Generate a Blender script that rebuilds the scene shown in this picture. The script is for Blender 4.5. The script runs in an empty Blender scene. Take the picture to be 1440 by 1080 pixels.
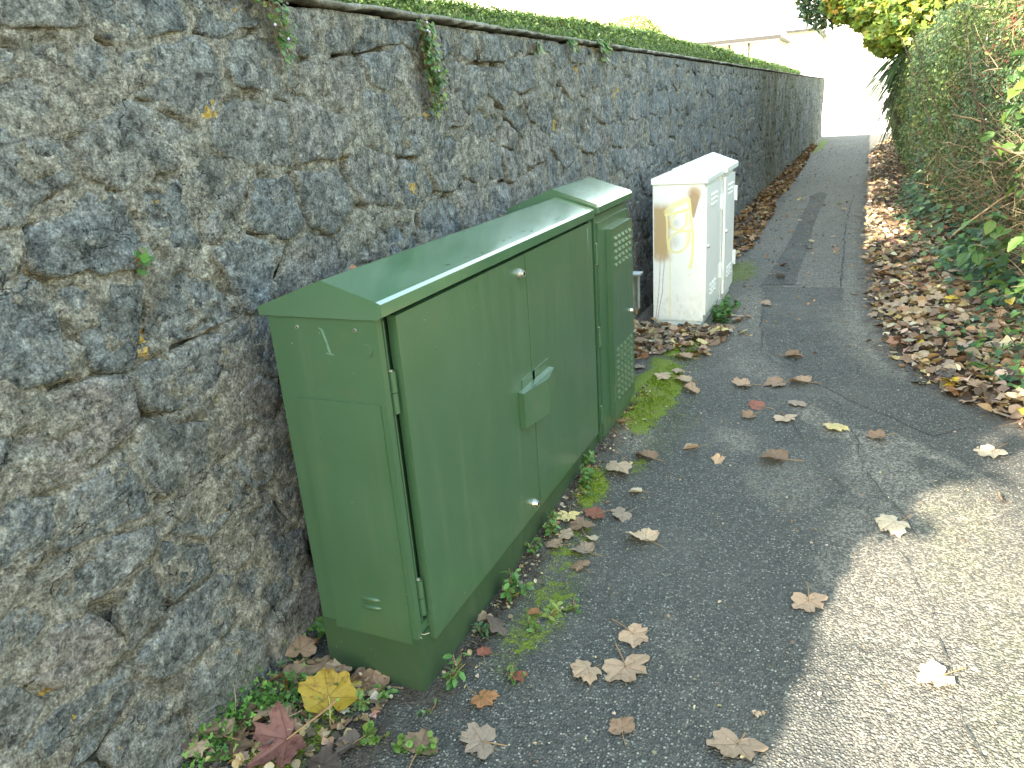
import bpy, bmesh, math, random
import numpy as np
from mathutils import Vector, Matrix
from mathutils import noise as mnoise

random.seed(7)
rng = np.random.default_rng(7)
S = bpy.context.scene
COL = S.collection
R = math.radians

# ------------------------------------------------------------------ camera
cam_d = bpy.data.cameras.new('camera')
cam = bpy.data.objects.new('camera', cam_d)
COL.objects.link(cam)
S.camera = cam
cam_d.sensor_width = 36.0
cam_d.lens = 26.55
cam_d.clip_start = 0.05
cam_d.clip_end = 900
right = Vector((0.9115535, 0.40519683, -0.06989809))
up = Vector((-0.07715428, 0.3355286, 0.93886515))
back = Vector((0.40387799, -0.85043288, 0.33711494))
EYE = Vector((0.0, 0.0, 1.6))
M = Matrix((right, up, back)).transposed().to_4x4()
M.translation = EYE
cam.matrix_world = M

# ------------------------------------------------------------------ light
SUN_TRAVEL = Vector((0.447, 0.894))          # horizontal heading of the sunlight
SUN_EL = R(28.4)
W = bpy.data.worlds.new("World")
S.world = W
W.use_nodes = True
wn = W.node_tree.nodes
sky = wn.new('ShaderNodeTexSky')
sky.sky_type = 'NISHITA'
sky.sun_disc = False
sky.sun_elevation = SUN_EL
sky.sun_rotation = math.atan2(-SUN_TRAVEL.x, -SUN_TRAVEL.y)
sky.air_density = 2.2
sky.dust_density = 0.8
sky.ozone_density = 0.0
W.node_tree.links.new(sky.outputs[0], wn['Background'].inputs[0])
wn['Background'].inputs[1].default_value = 0.15
sun_d = bpy.data.lights.new('sun', 'SUN')
sun_d.energy = 4.2
sun_d.angle = R(0.53)
sun_d.color = (1.0, 0.89, 0.74)
sun = bpy.data.objects.new('sun', sun_d)
COL.objects.link(sun)
ldir = Vector((SUN_TRAVEL.x * math.cos(SUN_EL), SUN_TRAVEL.y * math.cos(SUN_EL), -math.sin(SUN_EL)))
sun.rotation_euler = ldir.to_track_quat('-Z', 'Y').to_euler()
sun.location = (-6, -10, 12)
vs = S.view_settings
vs.view_transform = 'Standard'
vs.look = 'None'
vs.gamma = 1.0
vs.use_curve_mapping = False
vs.exposure = 2.85

# ------------------------------------------------------------------ helpers
def tag(o, label=None, cat=None, group=None, kind=None):
    if label: o['label'] = label
    if cat: o['category'] = cat
    if group: o['group'] = group
    if kind: o['kind'] = kind
    return o

def empty(name, loc, label=None, cat=None, group=None):
    o = bpy.data.objects.new(name, None)
    COL.objects.link(o)
    o.location = loc
    o.empty_display_size = 0.1
    return tag(o, label, cat, group)

def link(name, me, mat=None, parent=None):
    o = bpy.data.objects.new(name, me)
    COL.objects.link(o)
    if mat is not None and len(me.materials) == 0:
        me.materials.append(mat)
    if parent is not None:
        o.parent = parent
        o.matrix_parent_inverse = Matrix.Translation(-parent.location) if parent.parent is None else Matrix.Identity(4)
    return o

def arr_mesh(name, v, f, smooth=True, attrs=None, cols=None):
    """mesh from numpy arrays, f has a fixed number of corners per face"""
    v = np.ascontiguousarray(v, dtype=np.float32)
    f = np.ascontiguousarray(f, dtype=np.int32)
    me = bpy.data.meshes.new(name)
    n, k = f.shape
    me.vertices.add(len(v)); me.vertices.foreach_set('co', v.ravel())
    me.loops.add(n * k); me.loops.foreach_set('vertex_index', f.ravel())
    me.polygons.add(n)
    me.polygons.foreach_set('loop_start', np.arange(0, n * k, k, dtype=np.int32))
    me.polygons.foreach_set('use_smooth', np.full(n, smooth, dtype=bool))
    me.update(calc_edges=True)
    for a, d in (attrs or {}).items():
        at = me.attributes.new(a, 'FLOAT', 'POINT')
        at.data.foreach_set('value', np.ascontiguousarray(d, dtype=np.float32))
    for a, d in (cols or {}).items():
        at = me.attributes.new(a, 'FLOAT_COLOR', 'POINT')
        d = np.concatenate([d, np.ones((len(d), 1))], 1)
        at.data.foreach_set('color', np.ascontiguousarray(d, dtype=np.float32).ravel())
    return me

def grid_faces(nu, nv):
    i = np.arange(nu - 1)[:, None] * nv + np.arange(nv - 1)[None, :]
    i = i.ravel()
    return np.stack([i, i + nv, i + nv + 1, i + 1], 1)

def bm_obj(name, bm, mat, parent=None, smooth=False, bevel=0.0, seg=2, angle=30):
    if bevel > 0:
        es = [e for e in bm.edges if len(e.link_faces) == 2 and e.calc_face_angle(0) > R(angle)]
        bmesh.ops.bevel(bm, geom=es, offset=bevel, segments=seg, affect='EDGES', profile=0.5, clamp_overlap=True)
    me = bpy.data.meshes.new(name)
    bmesh.ops.recalc_face_normals(bm, faces=bm.faces)
    bm.to_mesh(me); bm.free()
    for p in me.polygons: p.use_smooth = smooth
    return link(name, me, mat, parent)

def add_box(bm, x0, x1, y0, y1, z0, z1):
    vs_ = [bm.verts.new(p) for p in ((x0,y0,z0),(x1,y0,z0),(x1,y1,z0),(x0,y1,z0),(x0,y0,z1),(x1,y0,z1),(x1,y1,z1),(x0,y1,z1))]
    for q in ((0,3,2,1),(4,5,6,7),(0,1,5,4),(1,2,6,5),(2,3,7,6),(3,0,4,7)):
        bm.faces.new([vs_[i] for i in q])

def box(name, mat, parent, x0, x1, y0, y1, z0, z1, bevel=0.003):
    bm = bmesh.new(); add_box(bm, x0, x1, y0, y1, z0, z1)
    return bm_obj(name, bm, mat, parent, bevel=bevel)

def prism(name, mat, parent, prof, y0, y1, bevel=0.003):
    """profile in (x, z), extruded along y"""
    bm = bmesh.new()
    a = [bm.verts.new((x, y0, z)) for x, z in prof]
    b = [bm.verts.new((x, y1, z)) for x, z in prof]
    bm.faces.new(a); bm.faces.new(b[::-1])
    n = len(prof)
    for i in range(n):
        bm.faces.new((a[i], b[i], b[(i+1) % n], a[(i+1) % n]))
    return bm_obj(name, bm, mat, parent, bevel=bevel, angle=8)

def cyl(bm, p0, p1, r0, r1=None, n=12, cap=True):
    p0 = Vector(p0); p1 = Vector(p1); r1 = r0 if r1 is None else r1
    d = (p1 - p0).normalized()
    a = d.orthogonal().normalized(); b = d.cross(a)
    A = []; B = []
    for i in range(n):
        t = 2 * math.pi * i / n
        o = a * math.cos(t) + b * math.sin(t)
        A.append(bm.verts.new(p0 + o * r0)); B.append(bm.verts.new(p1 + o * r1))
    for i in range(n):
        bm.faces.new((A[i], A[(i+1) % n], B[(i+1) % n], B[i]))
    if cap:
        bm.faces.new(A[::-1]); bm.faces.new(B)

def cyl_obj(name, mat, parent, p0, p1, r0, r1=None, n=16, bevel=0.0):
    bm = bmesh.new(); cyl(bm, p0, p1, r0, r1, n)
    return bm_obj(name, bm, mat, parent, smooth=False, bevel=bevel)

def tubes(paths, radii, n=5):
    """many tapered tubes as one vertex / face array"""
    V = []; F = []; base = 0
    for P, rr in zip(paths, radii):
        P = np.asarray(P, float); m = len(P)
        T = np.gradient(P, axis=0); T /= np.linalg.norm(T, axis=1)[:, None] + 1e-9
        ref = np.array([0.31, 0.17, 0.93]);
        A = np.cross(T, ref); A /= np.linalg.norm(A, axis=1)[:, None] + 1e-9
        B = np.cross(T, A)
        th = np.arange(n) * 2 * math.pi / n
        ring = P[:, None, :] + (A[:, None, :] * np.cos(th)[None, :, None] + B[:, None, :] * np.sin(th)[None, :, None]) * np.asarray(rr)[:, None, None]
        V.append(ring.reshape(-1, 3))
        i = (np.arange(m - 1)[:, None] * n + np.arange(n)[None, :])
        j = (np.arange(m - 1)[:, None] * n + (np.arange(n)[None, :] + 1) % n)
        F.append(np.stack([i, j, j + n, i + n], -1).reshape(-1, 4) + base)
        base += m * n
    return np.concatenate(V), np.concatenate(F)

# smooth value noise for numpy
def vnoise(x, y, seed=0, scale=1.0):
    x = np.asarray(x, float) / scale; y = np.asarray(y, float) / scale
    xi = np.floor(x).astype(np.int64); yi = np.floor(y).astype(np.int64)
    fx = x - xi; fy = y - yi
    fx = fx * fx * (3 - 2 * fx); fy = fy * fy * (3 - 2 * fy)
    def h(a, b):
        n = (a * 374761393 + b * 668265263 + seed * 1442695041) & 0x7fffffff
        n = ((n ^ (n >> 13)) * 1274126177) & 0x7fffffff
        n = (n ^ (n >> 16)) & 0xffff
        return n / 65535.0
    return (h(xi, yi) * (1 - fx) + h(xi + 1, yi) * fx) * (1 - fy) + (h(xi, yi + 1) * (1 - fx) + h(xi + 1, yi + 1) * fx) * fy

def fbm(x, y, seed=0, scale=1.0, o=4):
    t = 0; a = 1; s = 0
    for i in range(o):
        t = t + a * vnoise(x, y, seed + i * 17, scale / 2 ** i); s += a; a *= 0.5
    return t / s

def sstep(a, b, x):
    t = np.clip((np.asarray(x, float) - a) / (b - a), 0, 1)
    return t * t * (3 - 2 * t)

# ------------------------------------------------------------------ node helper
class N:
    def __init__(s, name):
        s.m = bpy.data.materials.new(name); s.m.use_nodes = True
        s.t = s.m.node_tree; s.n = s.t.nodes
        s.b = s.n['Principled BSDF']; s.out = s.n['Material Output']
    def new(s, ty, **kw):
        n = s.n.new('ShaderNode' + ty)
        for k, v in kw.items(): setattr(n, k, v)
        return n
    def put(s, sock, v):
        if v is None: return
        if hasattr(v, 'is_output') or isinstance(v, bpy.types.NodeSocket): s.t.links.new(v, sock)
        elif isinstance(v, (tuple, list)) and len(v) == 3 and sock.type == 'RGBA': sock.default_value = (*v, 1)
        else: sock.default_value = v
    def pos(s):
        return s.new('NewGeometry').outputs['Position']
    def mapv(s, v, sc):
        n = s.new('Mapping'); s.put(n.inputs['Vector'], v); n.inputs['Scale'].default_value = sc
        return n.outputs[0]
    def noise(s, v, scale, detail=4, rough=0.55, dist=0.0):
        n = s.new('TexNoise'); s.put(n.inputs['Vector'], v)
        n.inputs['Scale'].default_value = scale; n.inputs['Detail'].default_value = detail
        n.inputs['Roughness'].default_value = rough; n.inputs['Distortion'].default_value = dist
        return n.outputs[0]
    def voro(s, v, scale, feat='F1', out='Distance', rnd=1.0):
        n = s.new('TexVoronoi', feature=feat); s.put(n.inputs['Vector'], v)
        n.inputs['Scale'].default_value = scale; n.inputs['Randomness'].default_value = rnd
        return n.outputs[out]
    def ramp(s, f, a, b, c0=0.0, c1=1.0, smooth=True):
        n = s.new('MapRange', interpolation_type='SMOOTHSTEP' if smooth else 'LINEAR')
        s.put(n.inputs['Value'], f); s.put(n.inputs['From Min'], a); s.put(n.inputs['From Max'], b)
        s.put(n.inputs['To Min'], c0); s.put(n.inputs['To Max'], c1)
        return n.outputs[0]
    def mix(s, f, a, b, mode='MIX'):
        n = s.new('Mix', data_type='RGBA', blend_type=mode)
        s.put(n.inputs[0], f); s.put(n.inputs[6], a); s.put(n.inputs[7], b)
        return n.outputs[2]
    def math(s, op, a, b=None, c=None):
        n = s.new('Math', operation=op); s.put(n.inputs[0], a); s.put(n.inputs[1], b)
        if c is not None: s.put(n.inputs[2], c)
        return n.outputs[0]
    def attr(s, name, kind='GEOMETRY', out='Fac'):
        n = s.new('Attribute', attribute_name=name, attribute_type=kind)
        return n.outputs[out]
    def cramp(s, f, stops):
        n = s.new('ValToRGB'); s.put(n.inputs[0], f)
        e = n.color_ramp.elements
        while len(e) < len(stops): e.new(0.5)
        for q, (p, c) in zip(e, stops): q.position = p; q.color = (*c, 1)
        return n.outputs[0]
    def bump(s, h, strength=0.5, dist=0.01, prev=None):
        n = s.new('Bump'); s.put(n.inputs['Height'], h)
        n.inputs['Strength'].default_value = strength; n.inputs['Distance'].default_value = dist
        if prev is not None: s.put(n.inputs['Normal'], prev)
        return n.outputs[0]
    def done(s, col=None, rough=None, normal=None, spec=None, metal=None):
        s.put(s.b.inputs['Base Color'], col); s.put(s.b.inputs['Roughness'], rough)
        s.put(s.b.inputs['Normal'], normal); s.put(s.b.inputs['Specular IOR Level'], spec); s.put(s.b.inputs['Metallic'], metal)
        return s.m

# ------------------------------------------------------------------ materials
def m_wall(kind):
    m = N('wall_' + kind)
    p = m.pos()
    warp = m.noise(p, 3.0, 3)
    n1 = m.noise(p, 7.0, 6, 0.65, 0.6)
    n2 = m.noise(p, 26.0, 6, 0.7, 0.3)
    n3 = m.noise(p, 120.0, 4, 0.7)
    n4 = m.noise(m.mapv(p, (1, 0.8, 1.3)), 55.0, 5, 0.75, 0.8)
    n6 = m.noise(p, 34.0, 8, 0.78, 0.4)
    n7 = m.noise(p, 15.0, 6, 0.7, 0.5)
    n8 = m.noise(p, 150.0, 3, 0.65)
    grain = m.ramp(n6, 0.36, 0.66, 0.22, 2.05, False)
    fine = m.ramp(n8, 0.32, 0.68, 0.45, 1.62, False)
    # mortar: sandy grey with grit
    mort = m.cramp(n2, [(0.34, (0.185, 0.172, 0.130)), (0.45, (0.275, 0.258, 0.195)), (0.55, (0.385, 0.360, 0.275)), (0.68, (0.56, 0.52, 0.41))])
    mort = m.mix(m.ramp(n1, 0.50, 0.70, 0, 0.45), mort, (0.25, 0.245, 0.205))
    mort = m.mix(m.ramp(n4, 0.60, 0.70, 0, 0.70), mort, (0.085, 0.083, 0.068))
    gq = m.ramp(m.noise(p, 70.0, 6, 0.8), 0.36, 0.64, 0.40, 1.65, False)
    gc = m.new('CombineColor'); m.put(gc.inputs[0], gq); m.put(gc.inputs[1], gq); m.put(gc.inputs[2], gq)
    mort = m.mix(0.9, mort, gc.outputs[0], 'MULTIPLY')
    mort = m.mix(m.ramp(n3, 0.60, 0.70, 0, 0.6), mort, (0.62, 0.59, 0.50))
    if kind == 'stone':
        tone = m.attr('tone'); edge = m.attr('edge')
        base = m.cramp(tone, [(0.0, (0.200, 0.214, 0.196)), (0.28, (0.245, 0.258, 0.232)), (0.55, (0.290, 0.293, 0.255)), (0.74, (0.310, 0.298, 0.245)), (0.88, (0.355, 0.310, 0.250)), (1.0, (0.36, 0.36, 0.31))])
        st = m.mix(m.ramp(n1, 0.38, 0.62), base, m.mix(0.55, base, (0.125, 0.140, 0.128)))
        st = m.mix(m.ramp(n7, 0.52, 0.66, 0, 0.6), st, (0.33, 0.305, 0.245))
        st = m.mix(m.ramp(n7, 0.46, 0.34, 0, 0.6), st, (0.125, 0.143, 0.138))
        st = m.mix(m.ramp(n4, 0.55, 0.68, 0, 0.75), st, (0.40, 0.40, 0.36))
        st = m.mix(m.ramp(n2, 0.56, 0.66, 0, 0.65), st, (0.085, 0.085, 0.072))
        st = m.mix(m.ramp(m.noise(p, 5.0, 6, 0.75, 0.8), 0.54, 0.68, 0, 0.30), st, mort)
        gm = m.new('CombineColor'); m.put(gm.inputs[0], grain); m.put(gm.inputs[1], grain); m.put(gm.inputs[2], grain)
        st = m.mix(0.95, st, gm.outputs[0], 'MULTIPLY')
        st = m.mix(m.ramp(n3, 0.65, 0.72, 0, 0.75), st, (0.62, 0.61, 0.56))
        # mortar smeared over the stone's edges
        e = m.math('ADD', edge, m.ramp(m.noise(p, 13.0, 6, 0.75), 0.3, 0.7, -0.62, 0.65))
        col = m.mix(m.ramp(e, 0.05, 0.40), mort, st)
    else:
        col = mort
    col = m.mix(1.0, col, (0.70, 0.73, 0.85), 'MULTIPLY')
    # lichens: black crust, pale crust, ochre spots
    bl = m.noise(p, 4.3, 5, 0.7, 0.4)
    col = m.mix(m.ramp(bl, 0.54, 0.68, 0, 0.62), col, (0.060, 0.063, 0.058))
    wl = m.noise(m.mapv(p, (1, 1, 0.8)), 10.5, 4, 0.75)
    col = m.mix(m.ramp(wl, 0.60, 0.72, 0, 0.60), col, (0.58, 0.58, 0.53))
    sp = m.new('TexVoronoi', feature='F1'); m.put(sp.inputs['Vector'], m.mix(0.03, p, m.new('TexNoise').outputs[1]))
    sp.inputs['Scale'].default_value = 9.0
    sd = m.math('ADD', sp.outputs['Distance'], m.ramp(m.noise(p, 60, 3), 0.3, 0.7, -0.10, 0.10))
    sx = m.new('SeparateColor'); m.put(sx.inputs[0], sp.outputs['Color'])
    sz = m.ramp(sx.outputs[0], 0.82, 1.0, 0.0, 0.46, False)
    lich = m.math('LESS_THAN', sd, sz)
    col = m.mix(m.math('MULTIPLY', lich, m.ramp(n3, 0.35, 0.55, 0.35, 0.9)), col, (0.55, 0.36, 0.055))
    # green algae close to the far end and low down
    sep = m.new('SeparateXYZ'); m.put(sep.inputs[0], p)
    alg = m.math('MULTIPLY', m.ramp(sep.outputs[1], 8.0, 17.0), m.ramp(m.noise(m.mapv(p, (1, .6, .35)), 2.2, 4), 0.42, 0.62))
    col = m.mix(m.math('MULTIPLY', alg, 0.7), col, (0.105, 0.105, 0.055))
    low = m.math('MULTIPLY', m.ramp(sep.outputs[2], 0.35, 0.0), m.ramp(m.noise(p, 6.0, 4), 0.40, 0.60))
    col = m.mix(m.math('MULTIPLY', low, 0.4), col, (0.085, 0.092, 0.060))
    # dark damp runs
    run = m.noise(m.mapv(p, (1, 4.5, 0.30)), 1.7, 4, 0.65)
    col = m.mix(m.ramp(run, 0.57, 0.72, 0, 0.42), col, (0.065, 0.070, 0.066))
    # hairline fractures and pits
    fv = m.new('TexVoronoi', feature='DISTANCE_TO_EDGE'); m.put(fv.inputs['Vector'], m.mix(0.14, p, m.new('TexNoise').outputs[1])); fv.inputs['Scale'].default_value = 7.5
    fn = m.new('TexNoise'); fn.inputs['Scale'].default_value = 9.0; m.put(fn.inputs['Vector'], p); fn.inputs['Detail'].default_value = 6
    m.put(fv.inputs['Vector'], m.mix(0.16, m.mapv(p, (1, 1, 1.7)), fn.outputs[1]))
    fr = m.math('MULTIPLY', m.ramp(fv.outputs[0], 0.010, 0.002), m.ramp(n1, 0.50, 0.60))
    pit = m.ramp(m.noise(p, 48.0, 3, 0.6), 0.66, 0.74)
    dk = m.math('MAXIMUM', fr, m.math('MULTIPLY', pit, 0.8))
    col = m.mix(m.math('MULTIPLY', dk, 0.85), col, (0.022, 0.022, 0.019))
    fm = m.new('CombineColor'); m.put(fm.inputs[0], fine); m.put(fm.inputs[1], fine); m.put(fm.inputs[2], fine)
    col = m.mix(0.8, col, fm.outputs[0], 'MULTIPLY')
    h = m.math('SUBTRACT', m.math('ADD', m.math('MULTIPLY', n2, 0.9), m.math('ADD', m.math('MULTIPLY', n3, 0.30), m.math('MULTIPLY', n4, 0.6))), m.math('MULTIPLY', dk, 0.8))
    nor = m.bump(h, 1.0, 0.026)
    return m.done(col, 0.92, nor, 0.2)

MAT = {}
MAT['stone'] = m_wall('stone')
MAT['mortar'] = m_wall('mortar')

def m_coping():
    m = N('coping_cement'); p = m.pos()
    n = m.noise(p, 14, 5, 0.65); n3 = m.noise(p, 90, 4, 0.7)
    c = m.cramp(n, [(0.3, (0.10, 0.10, 0.088)), (0.5, (0.20, 0.20, 0.18)), (0.7, (0.34, 0.335, 0.305))])
    c = m.mix(m.ramp(n3, 0.54, 0.66, 0, 0.75), c, (0.06, 0.06, 0.052))
    return m.done(c, 0.9, m.bump(m.math('ADD', n, m.math('MULTIPLY', n3, .6)), 1.0, 0.02), 0.2)
MAT['coping'] = m_coping()

def m_asphalt(dark=0.0):
    m = N('asphalt' if dark == 0 else 'asphalt_patch'); p = m.pos()
    v = m.new('TexVoronoi', feature='F1'); m.put(v.inputs['Vector'], p); v.inputs['Scale'].default_value = 135
    v2 = m.new('TexVoronoi', feature='F1'); m.put(v2.inputs['Vector'], p); v2.inputs['Scale'].default_value = 95
    sc = m.new('SeparateColor'); m.put(sc.inputs[0], v.outputs['Color'])
    sc2 = m.new('SeparateColor'); m.put(sc2.inputs[0], v2.outputs['Color'])
    big = m.noise(p, 1.1, 5, 0.6); mid = m.noise(p, 9.0, 5, 0.65); fine = m.noise(p, 300, 3)
    k = 1.0 - dark
    tar = m.cramp(mid, [(0.3, (0.022 * k, 0.025 * k, 0.025 * k)), (0.7, (0.052 * k, 0.057 * k, 0.055 * k))])
    agg = m.cramp(sc.outputs[0], [(0.0, (0.026 * k, 0.031 * k, 0.031 * k)), (0.45, (0.062 * k, 0.071 * k, 0.069 * k)), (0.75, (0.125 * k, 0.132 * k, 0.122 * k)), (0.93, (0.21, 0.21, 0.185)), (1.0, (0.40, 0.395, 0.35))])
    face = m.ramp(v.outputs['Distance'], 0.62, 0.30)
    c = m.mix(face, tar, agg)
    big_ag = m.math('MULTIPLY', m.math('GREATER_THAN', sc2.outputs[1], 0.935), m.ramp(v2.outputs['Distance'], 0.42, 0.30))
    c = m.mix(big_ag, c, m.cramp(sc2.outputs[0], [(0, (0.20, 0.24, 0.225)), (0.5, (0.34, 0.345, 0.31)), (0.85, (0.22, 0.24, 0.22)), (1, (0.26, 0.16, 0.10))]))
    c = m.mix(m.ramp(big, 0.44, 0.66, 0.0, 0.35), c, (0.120, 0.122, 0.110))
    # attribute driven wear, with painted contact shade in the dirt mask
    pale = m.attr('pale'); moss = m.attr('moss'); dirt_shade = m.attr('dirt_shade')
    pn = m.math('MULTIPLY', pale, m.ramp(m.noise(p, 22, 5, 0.7), 0.30, 0.62, 0.35, 1.0))
    c = m.mix(m.math('MULTIPLY', pn, 0.90), c, m.mix(m.ramp(sc.outputs[1], 0.3, 0.9), (0.095, 0.092, 0.080), (0.33, 0.312, 0.262)))
    dn = m.math('MULTIPLY', dirt_shade, m.ramp(m.noise(p, 15, 5, 0.7), 0.30, 0.60))
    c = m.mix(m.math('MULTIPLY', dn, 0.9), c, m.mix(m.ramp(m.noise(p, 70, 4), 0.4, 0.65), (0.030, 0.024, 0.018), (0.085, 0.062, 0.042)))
    c = m.mix(m.math('MULTIPLY', m.math('MULTIPLY', moss, 1.3), m.ramp(mid, 0.30, 0.62)), c, m.mix(1.0, c, (0.85, 1.05, 0.42), 'MULTIPLY'))
    mn = m.ramp(m.math('ADD', moss, m.ramp(m.noise(p, 26, 5, 0.7), 0.25, 0.75, -0.60, 0.22)), 0.15, 0.50)
    mc = m.cramp(m.noise(p, 140, 4, 0.7), [(0.3, (0.055, 0.090, 0.006)), (0.55, (0.140, 0.200, 0.012)), (0.75, (0.25, 0.30, 0.025))])
    c = m.mix(m.math('MULTIPLY', mn, 0.95), c, mc)
    h = m.math('ADD', m.ramp(v.outputs['Distance'], 0.75, 0.15), m.math('MULTIPLY', mid, 0.8))
    c = m.mix(1.0, c, (1.08, 1.02, 0.96), 'MULTIPLY')
    nor = m.bump(h, 1.0, 0.005)
    rgh = m.ramp(mid, 0.3, 0.7, 0.62, 0.85)
    return m.done(c, rgh, nor, 0.35)
MAT['asphalt'] = m_asphalt()
MAT['patch'] = m_asphalt(0.30)
MAT['patch_worn'] = m_asphalt(0.10)

def m_simple(name, stops, scale=12, rough=0.8, bump=0.3, bd=0.01, spec=0.3, detail=5, metal=0):
    m = N(name); p = m.pos(); n = m.noise(p, scale, detail, 0.65)
    c = m.cramp(n, stops)
    return m.done(c, rough, m.bump(m.noise(p, scale * 4, 4), bump, bd), spec, metal)
MAT['soil'] = m_simple('leaf_mould_soil', [(0.3, (0.028, 0.020, 0.014)), (0.52, (0.065, 0.045, 0.028)), (0.72, (0.125, 0.085, 0.05))], 30, 0.95, 0.9, 0.02)
MAT['turf'] = m_simple('rough_grass', [(0.3, (0.07, 0.10, 0.03)), (0.7, (0.16, 0.17, 0.07))], 3, 0.95)
MAT['concrete'] = m_simple('pale_concrete', [(0.3, (0.50, 0.48, 0.43)), (0.7, (0.62, 0.60, 0.55))], 2, 0.85)
MAT['render_white'] = m_simple('white_render', [(0.3, (0.76, 0.75, 0.71)), (0.7, (0.83, 0.82, 0.79))], 3, 0.85, 0.3)
MAT['render_cream'] = m_simple('cream_render', [(0.3, (0.70, 0.63, 0.47)), (0.7, (0.78, 0.71, 0.55))], 3, 0.85, 0.3)
MAT['slate'] = m_simple('roof_slate', [(0.3, (0.24, 0.245, 0.25)), (0.7, (0.33, 0.33, 0.33))], 5, 0.6, 0.2)
MAT['gutter'] = m_simple('dark_gutter', [(0.3, (0.016, 0.016, 0.017)), (0.7, (0.03, 0.03, 0.03))], 5, 0.5, 0.1)
MAT['window_glass'] = m_simple('window_glass', [(0.3, (0.10, 0.12, 0.14)), (0.7, (0.16, 0.18, 0.20))], 1, 0.08, 0.0)
MAT['bark'] = m_simple('bark', [(0.3, (0.06, 0.045, 0.032)), (0.7, (0.16, 0.125, 0.09))], 25, 0.95, 0.9, 0.02)
MAT['twig'] = m_simple('dry_twig', [(0.3, (0.14, 0.10, 0.06)), (0.5, (0.28, 0.21, 0.13)), (0.7, (0.42, 0.34, 0.23))], 9, 0.85, 0.4)
MAT['straw'] = m_simple('straw', [(0.3, (0.36, 0.30, 0.20)), (0.7, (0.50, 0.43, 0.31))], 9, 0.8, 0.2)
MAT['stalk'] = m_simple('leaf_stalk', [(0.3, (0.20, 0.12, 0.06)), (0.7, (0.33, 0.21, 0.11))], 20, 0.7, 0.2)
MAT['stalk_pale'] = m_simple('leaf_stalk_pale', [(0.3, (0.36, 0.27, 0.08)), (0.7, (0.50, 0.40, 0.13))], 20, 0.7, 0.2)
MAT['steel'] = m_simple('galvanised_steel', [(0.3, (0.38, 0.40, 0.40)), (0.7, (0.58, 0.60, 0.60))], 16, 0.45, 0.15, 0.004, 0.5, 5, 0.75)
MAT['lockmetal'] = m_simple('lock_metal', [(0.3, (0.62, 0.60, 0.56)), (0.7, (0.75, 0.73, 0.69))], 60, 0.28, 0.1, 0.001, 0.5, 3, 0.9)
MAT['black'] = m_simple('black_void', [(0.3, (0.008, 0.008, 0.007)), (0.7, (0.02, 0.019, 0.016))], 40, 0.95, 0.5)
MAT['chalk'] = m_simple('pale_mark', [(0.3, (0.085, 0.17, 0.12)), (0.7, (0.15, 0.26, 0.20))], 60, 0.8, 0.1)
MAT['crack'] = m_simple('crack_dirt', [(0.3, (0.040, 0.041, 0.038)), (0.7, (0.085, 0.086, 0.078))], 60, 0.95, 0.5)
MAT['petal'] = m_simple('pale_petal', [(0.3, (0.45, 0.36, 0.60)), (0.7, (0.62, 0.55, 0.72))], 60, 0.7, 0.1)

def m_green(name, a, b, rough=0.36, clean=False):
    m = N(name); p = m.pos()
    n = m.noise(p, 2.2, 5, 0.6); f = m.noise(p, 40, 5, 0.7)
    st = m.noise(m.mapv(p, (5.0, 5.0, 0.35)), 4.0, 5, 0.65)
    c = m.mix(m.ramp(n, 0.35, 0.65), a, b)
    c = m.mix(m.ramp(st, 0.50, 0.72, 0, 0.0 if clean else 0.10), c, (0.17, 0.19, 0.13))
    c = m.mix(m.ramp(m.noise(p, 5.5, 4, 0.6), 0.60, 0.74, 0, 0.03 if clean else 0.13), c, (0.16, 0.13, 0.07))
    sep = m.new('SeparateXYZ'); m.put(sep.inputs[0], p)
    splash = m.math('MULTIPLY', m.ramp(sep.outputs[2], 0.26, 0.02), m.ramp(f, 0.30, 0.62))
    c = m.mix(m.math('MULTIPLY', splash, 0.50), c, (0.050, 0.066, 0.040))
    scr = m.math('MULTIPLY', m.ramp(m.noise(m.mapv(p, (3, 14, 60)), 1.0, 4, 0.7), 0.70, 0.74), m.ramp(m.noise(p, 3.1, 2), 0.50, 0.60))
    c = m.mix(m.math('MULTIPLY', scr, 0.22), c, (0.22, 0.27, 0.20))
    chip = m.math('MULTIPLY', m.ramp(m.noise(p, 85, 2, 0.5), 0.755, 0.765), m.ramp(n, 0.48, 0.52))
    c = m.mix(chip, c, (0.33, 0.27, 0.17))
    if clean: return m.done(c, m.ramp(n, 0.3, 0.7, rough - .06, rough + .06), m.bump(m.noise(p, 1.3, 2), 0.05, 0.02), 0.5)
    r = m.ramp(st, 0.3, 0.7, rough - 0.02, rough + 0.08)
    nor = m.bump(m.noise(p, 240, 2), 0.06, 0.002, m.bump(n, 0.10, 0.02))
    return m.done(c, r, nor, 0.5)
MAT['green'] = m_green('green_paint', (0.042, 0.098, 0.048), (0.051, 0.111, 0.058))
q = MAT['green'].node_tree.nodes['Principled BSDF']; q.inputs['Coat Weight'].default_value = 0.6; q.inputs['Coat Roughness'].default_value = 0.22
MAT['green_dark'] = m_green('green_paint_base', (0.024, 0.062, 0.026), (0.031, 0.073, 0.032), 0.5)
MAT['green_cool'] = m_green('green_paint_cool', (0.034, 0.092, 0.046), (0.042, 0.104, 0.054))
q = MAT['green_cool'].node_tree.nodes['Principled BSDF']; q.inputs['Coat Weight'].default_value = 0.6; q.inputs['Coat Roughness'].default_value = 0.22
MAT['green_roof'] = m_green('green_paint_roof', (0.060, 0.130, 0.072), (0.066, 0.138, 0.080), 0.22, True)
q = MAT['green_roof'].node_tree.nodes['Principled BSDF']; q.inputs['Coat Weight'].default_value = 0.9; q.inputs['Coat Roughness'].default_value = 0.10; q.inputs['Coat IOR'].default_value = 1.8

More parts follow.
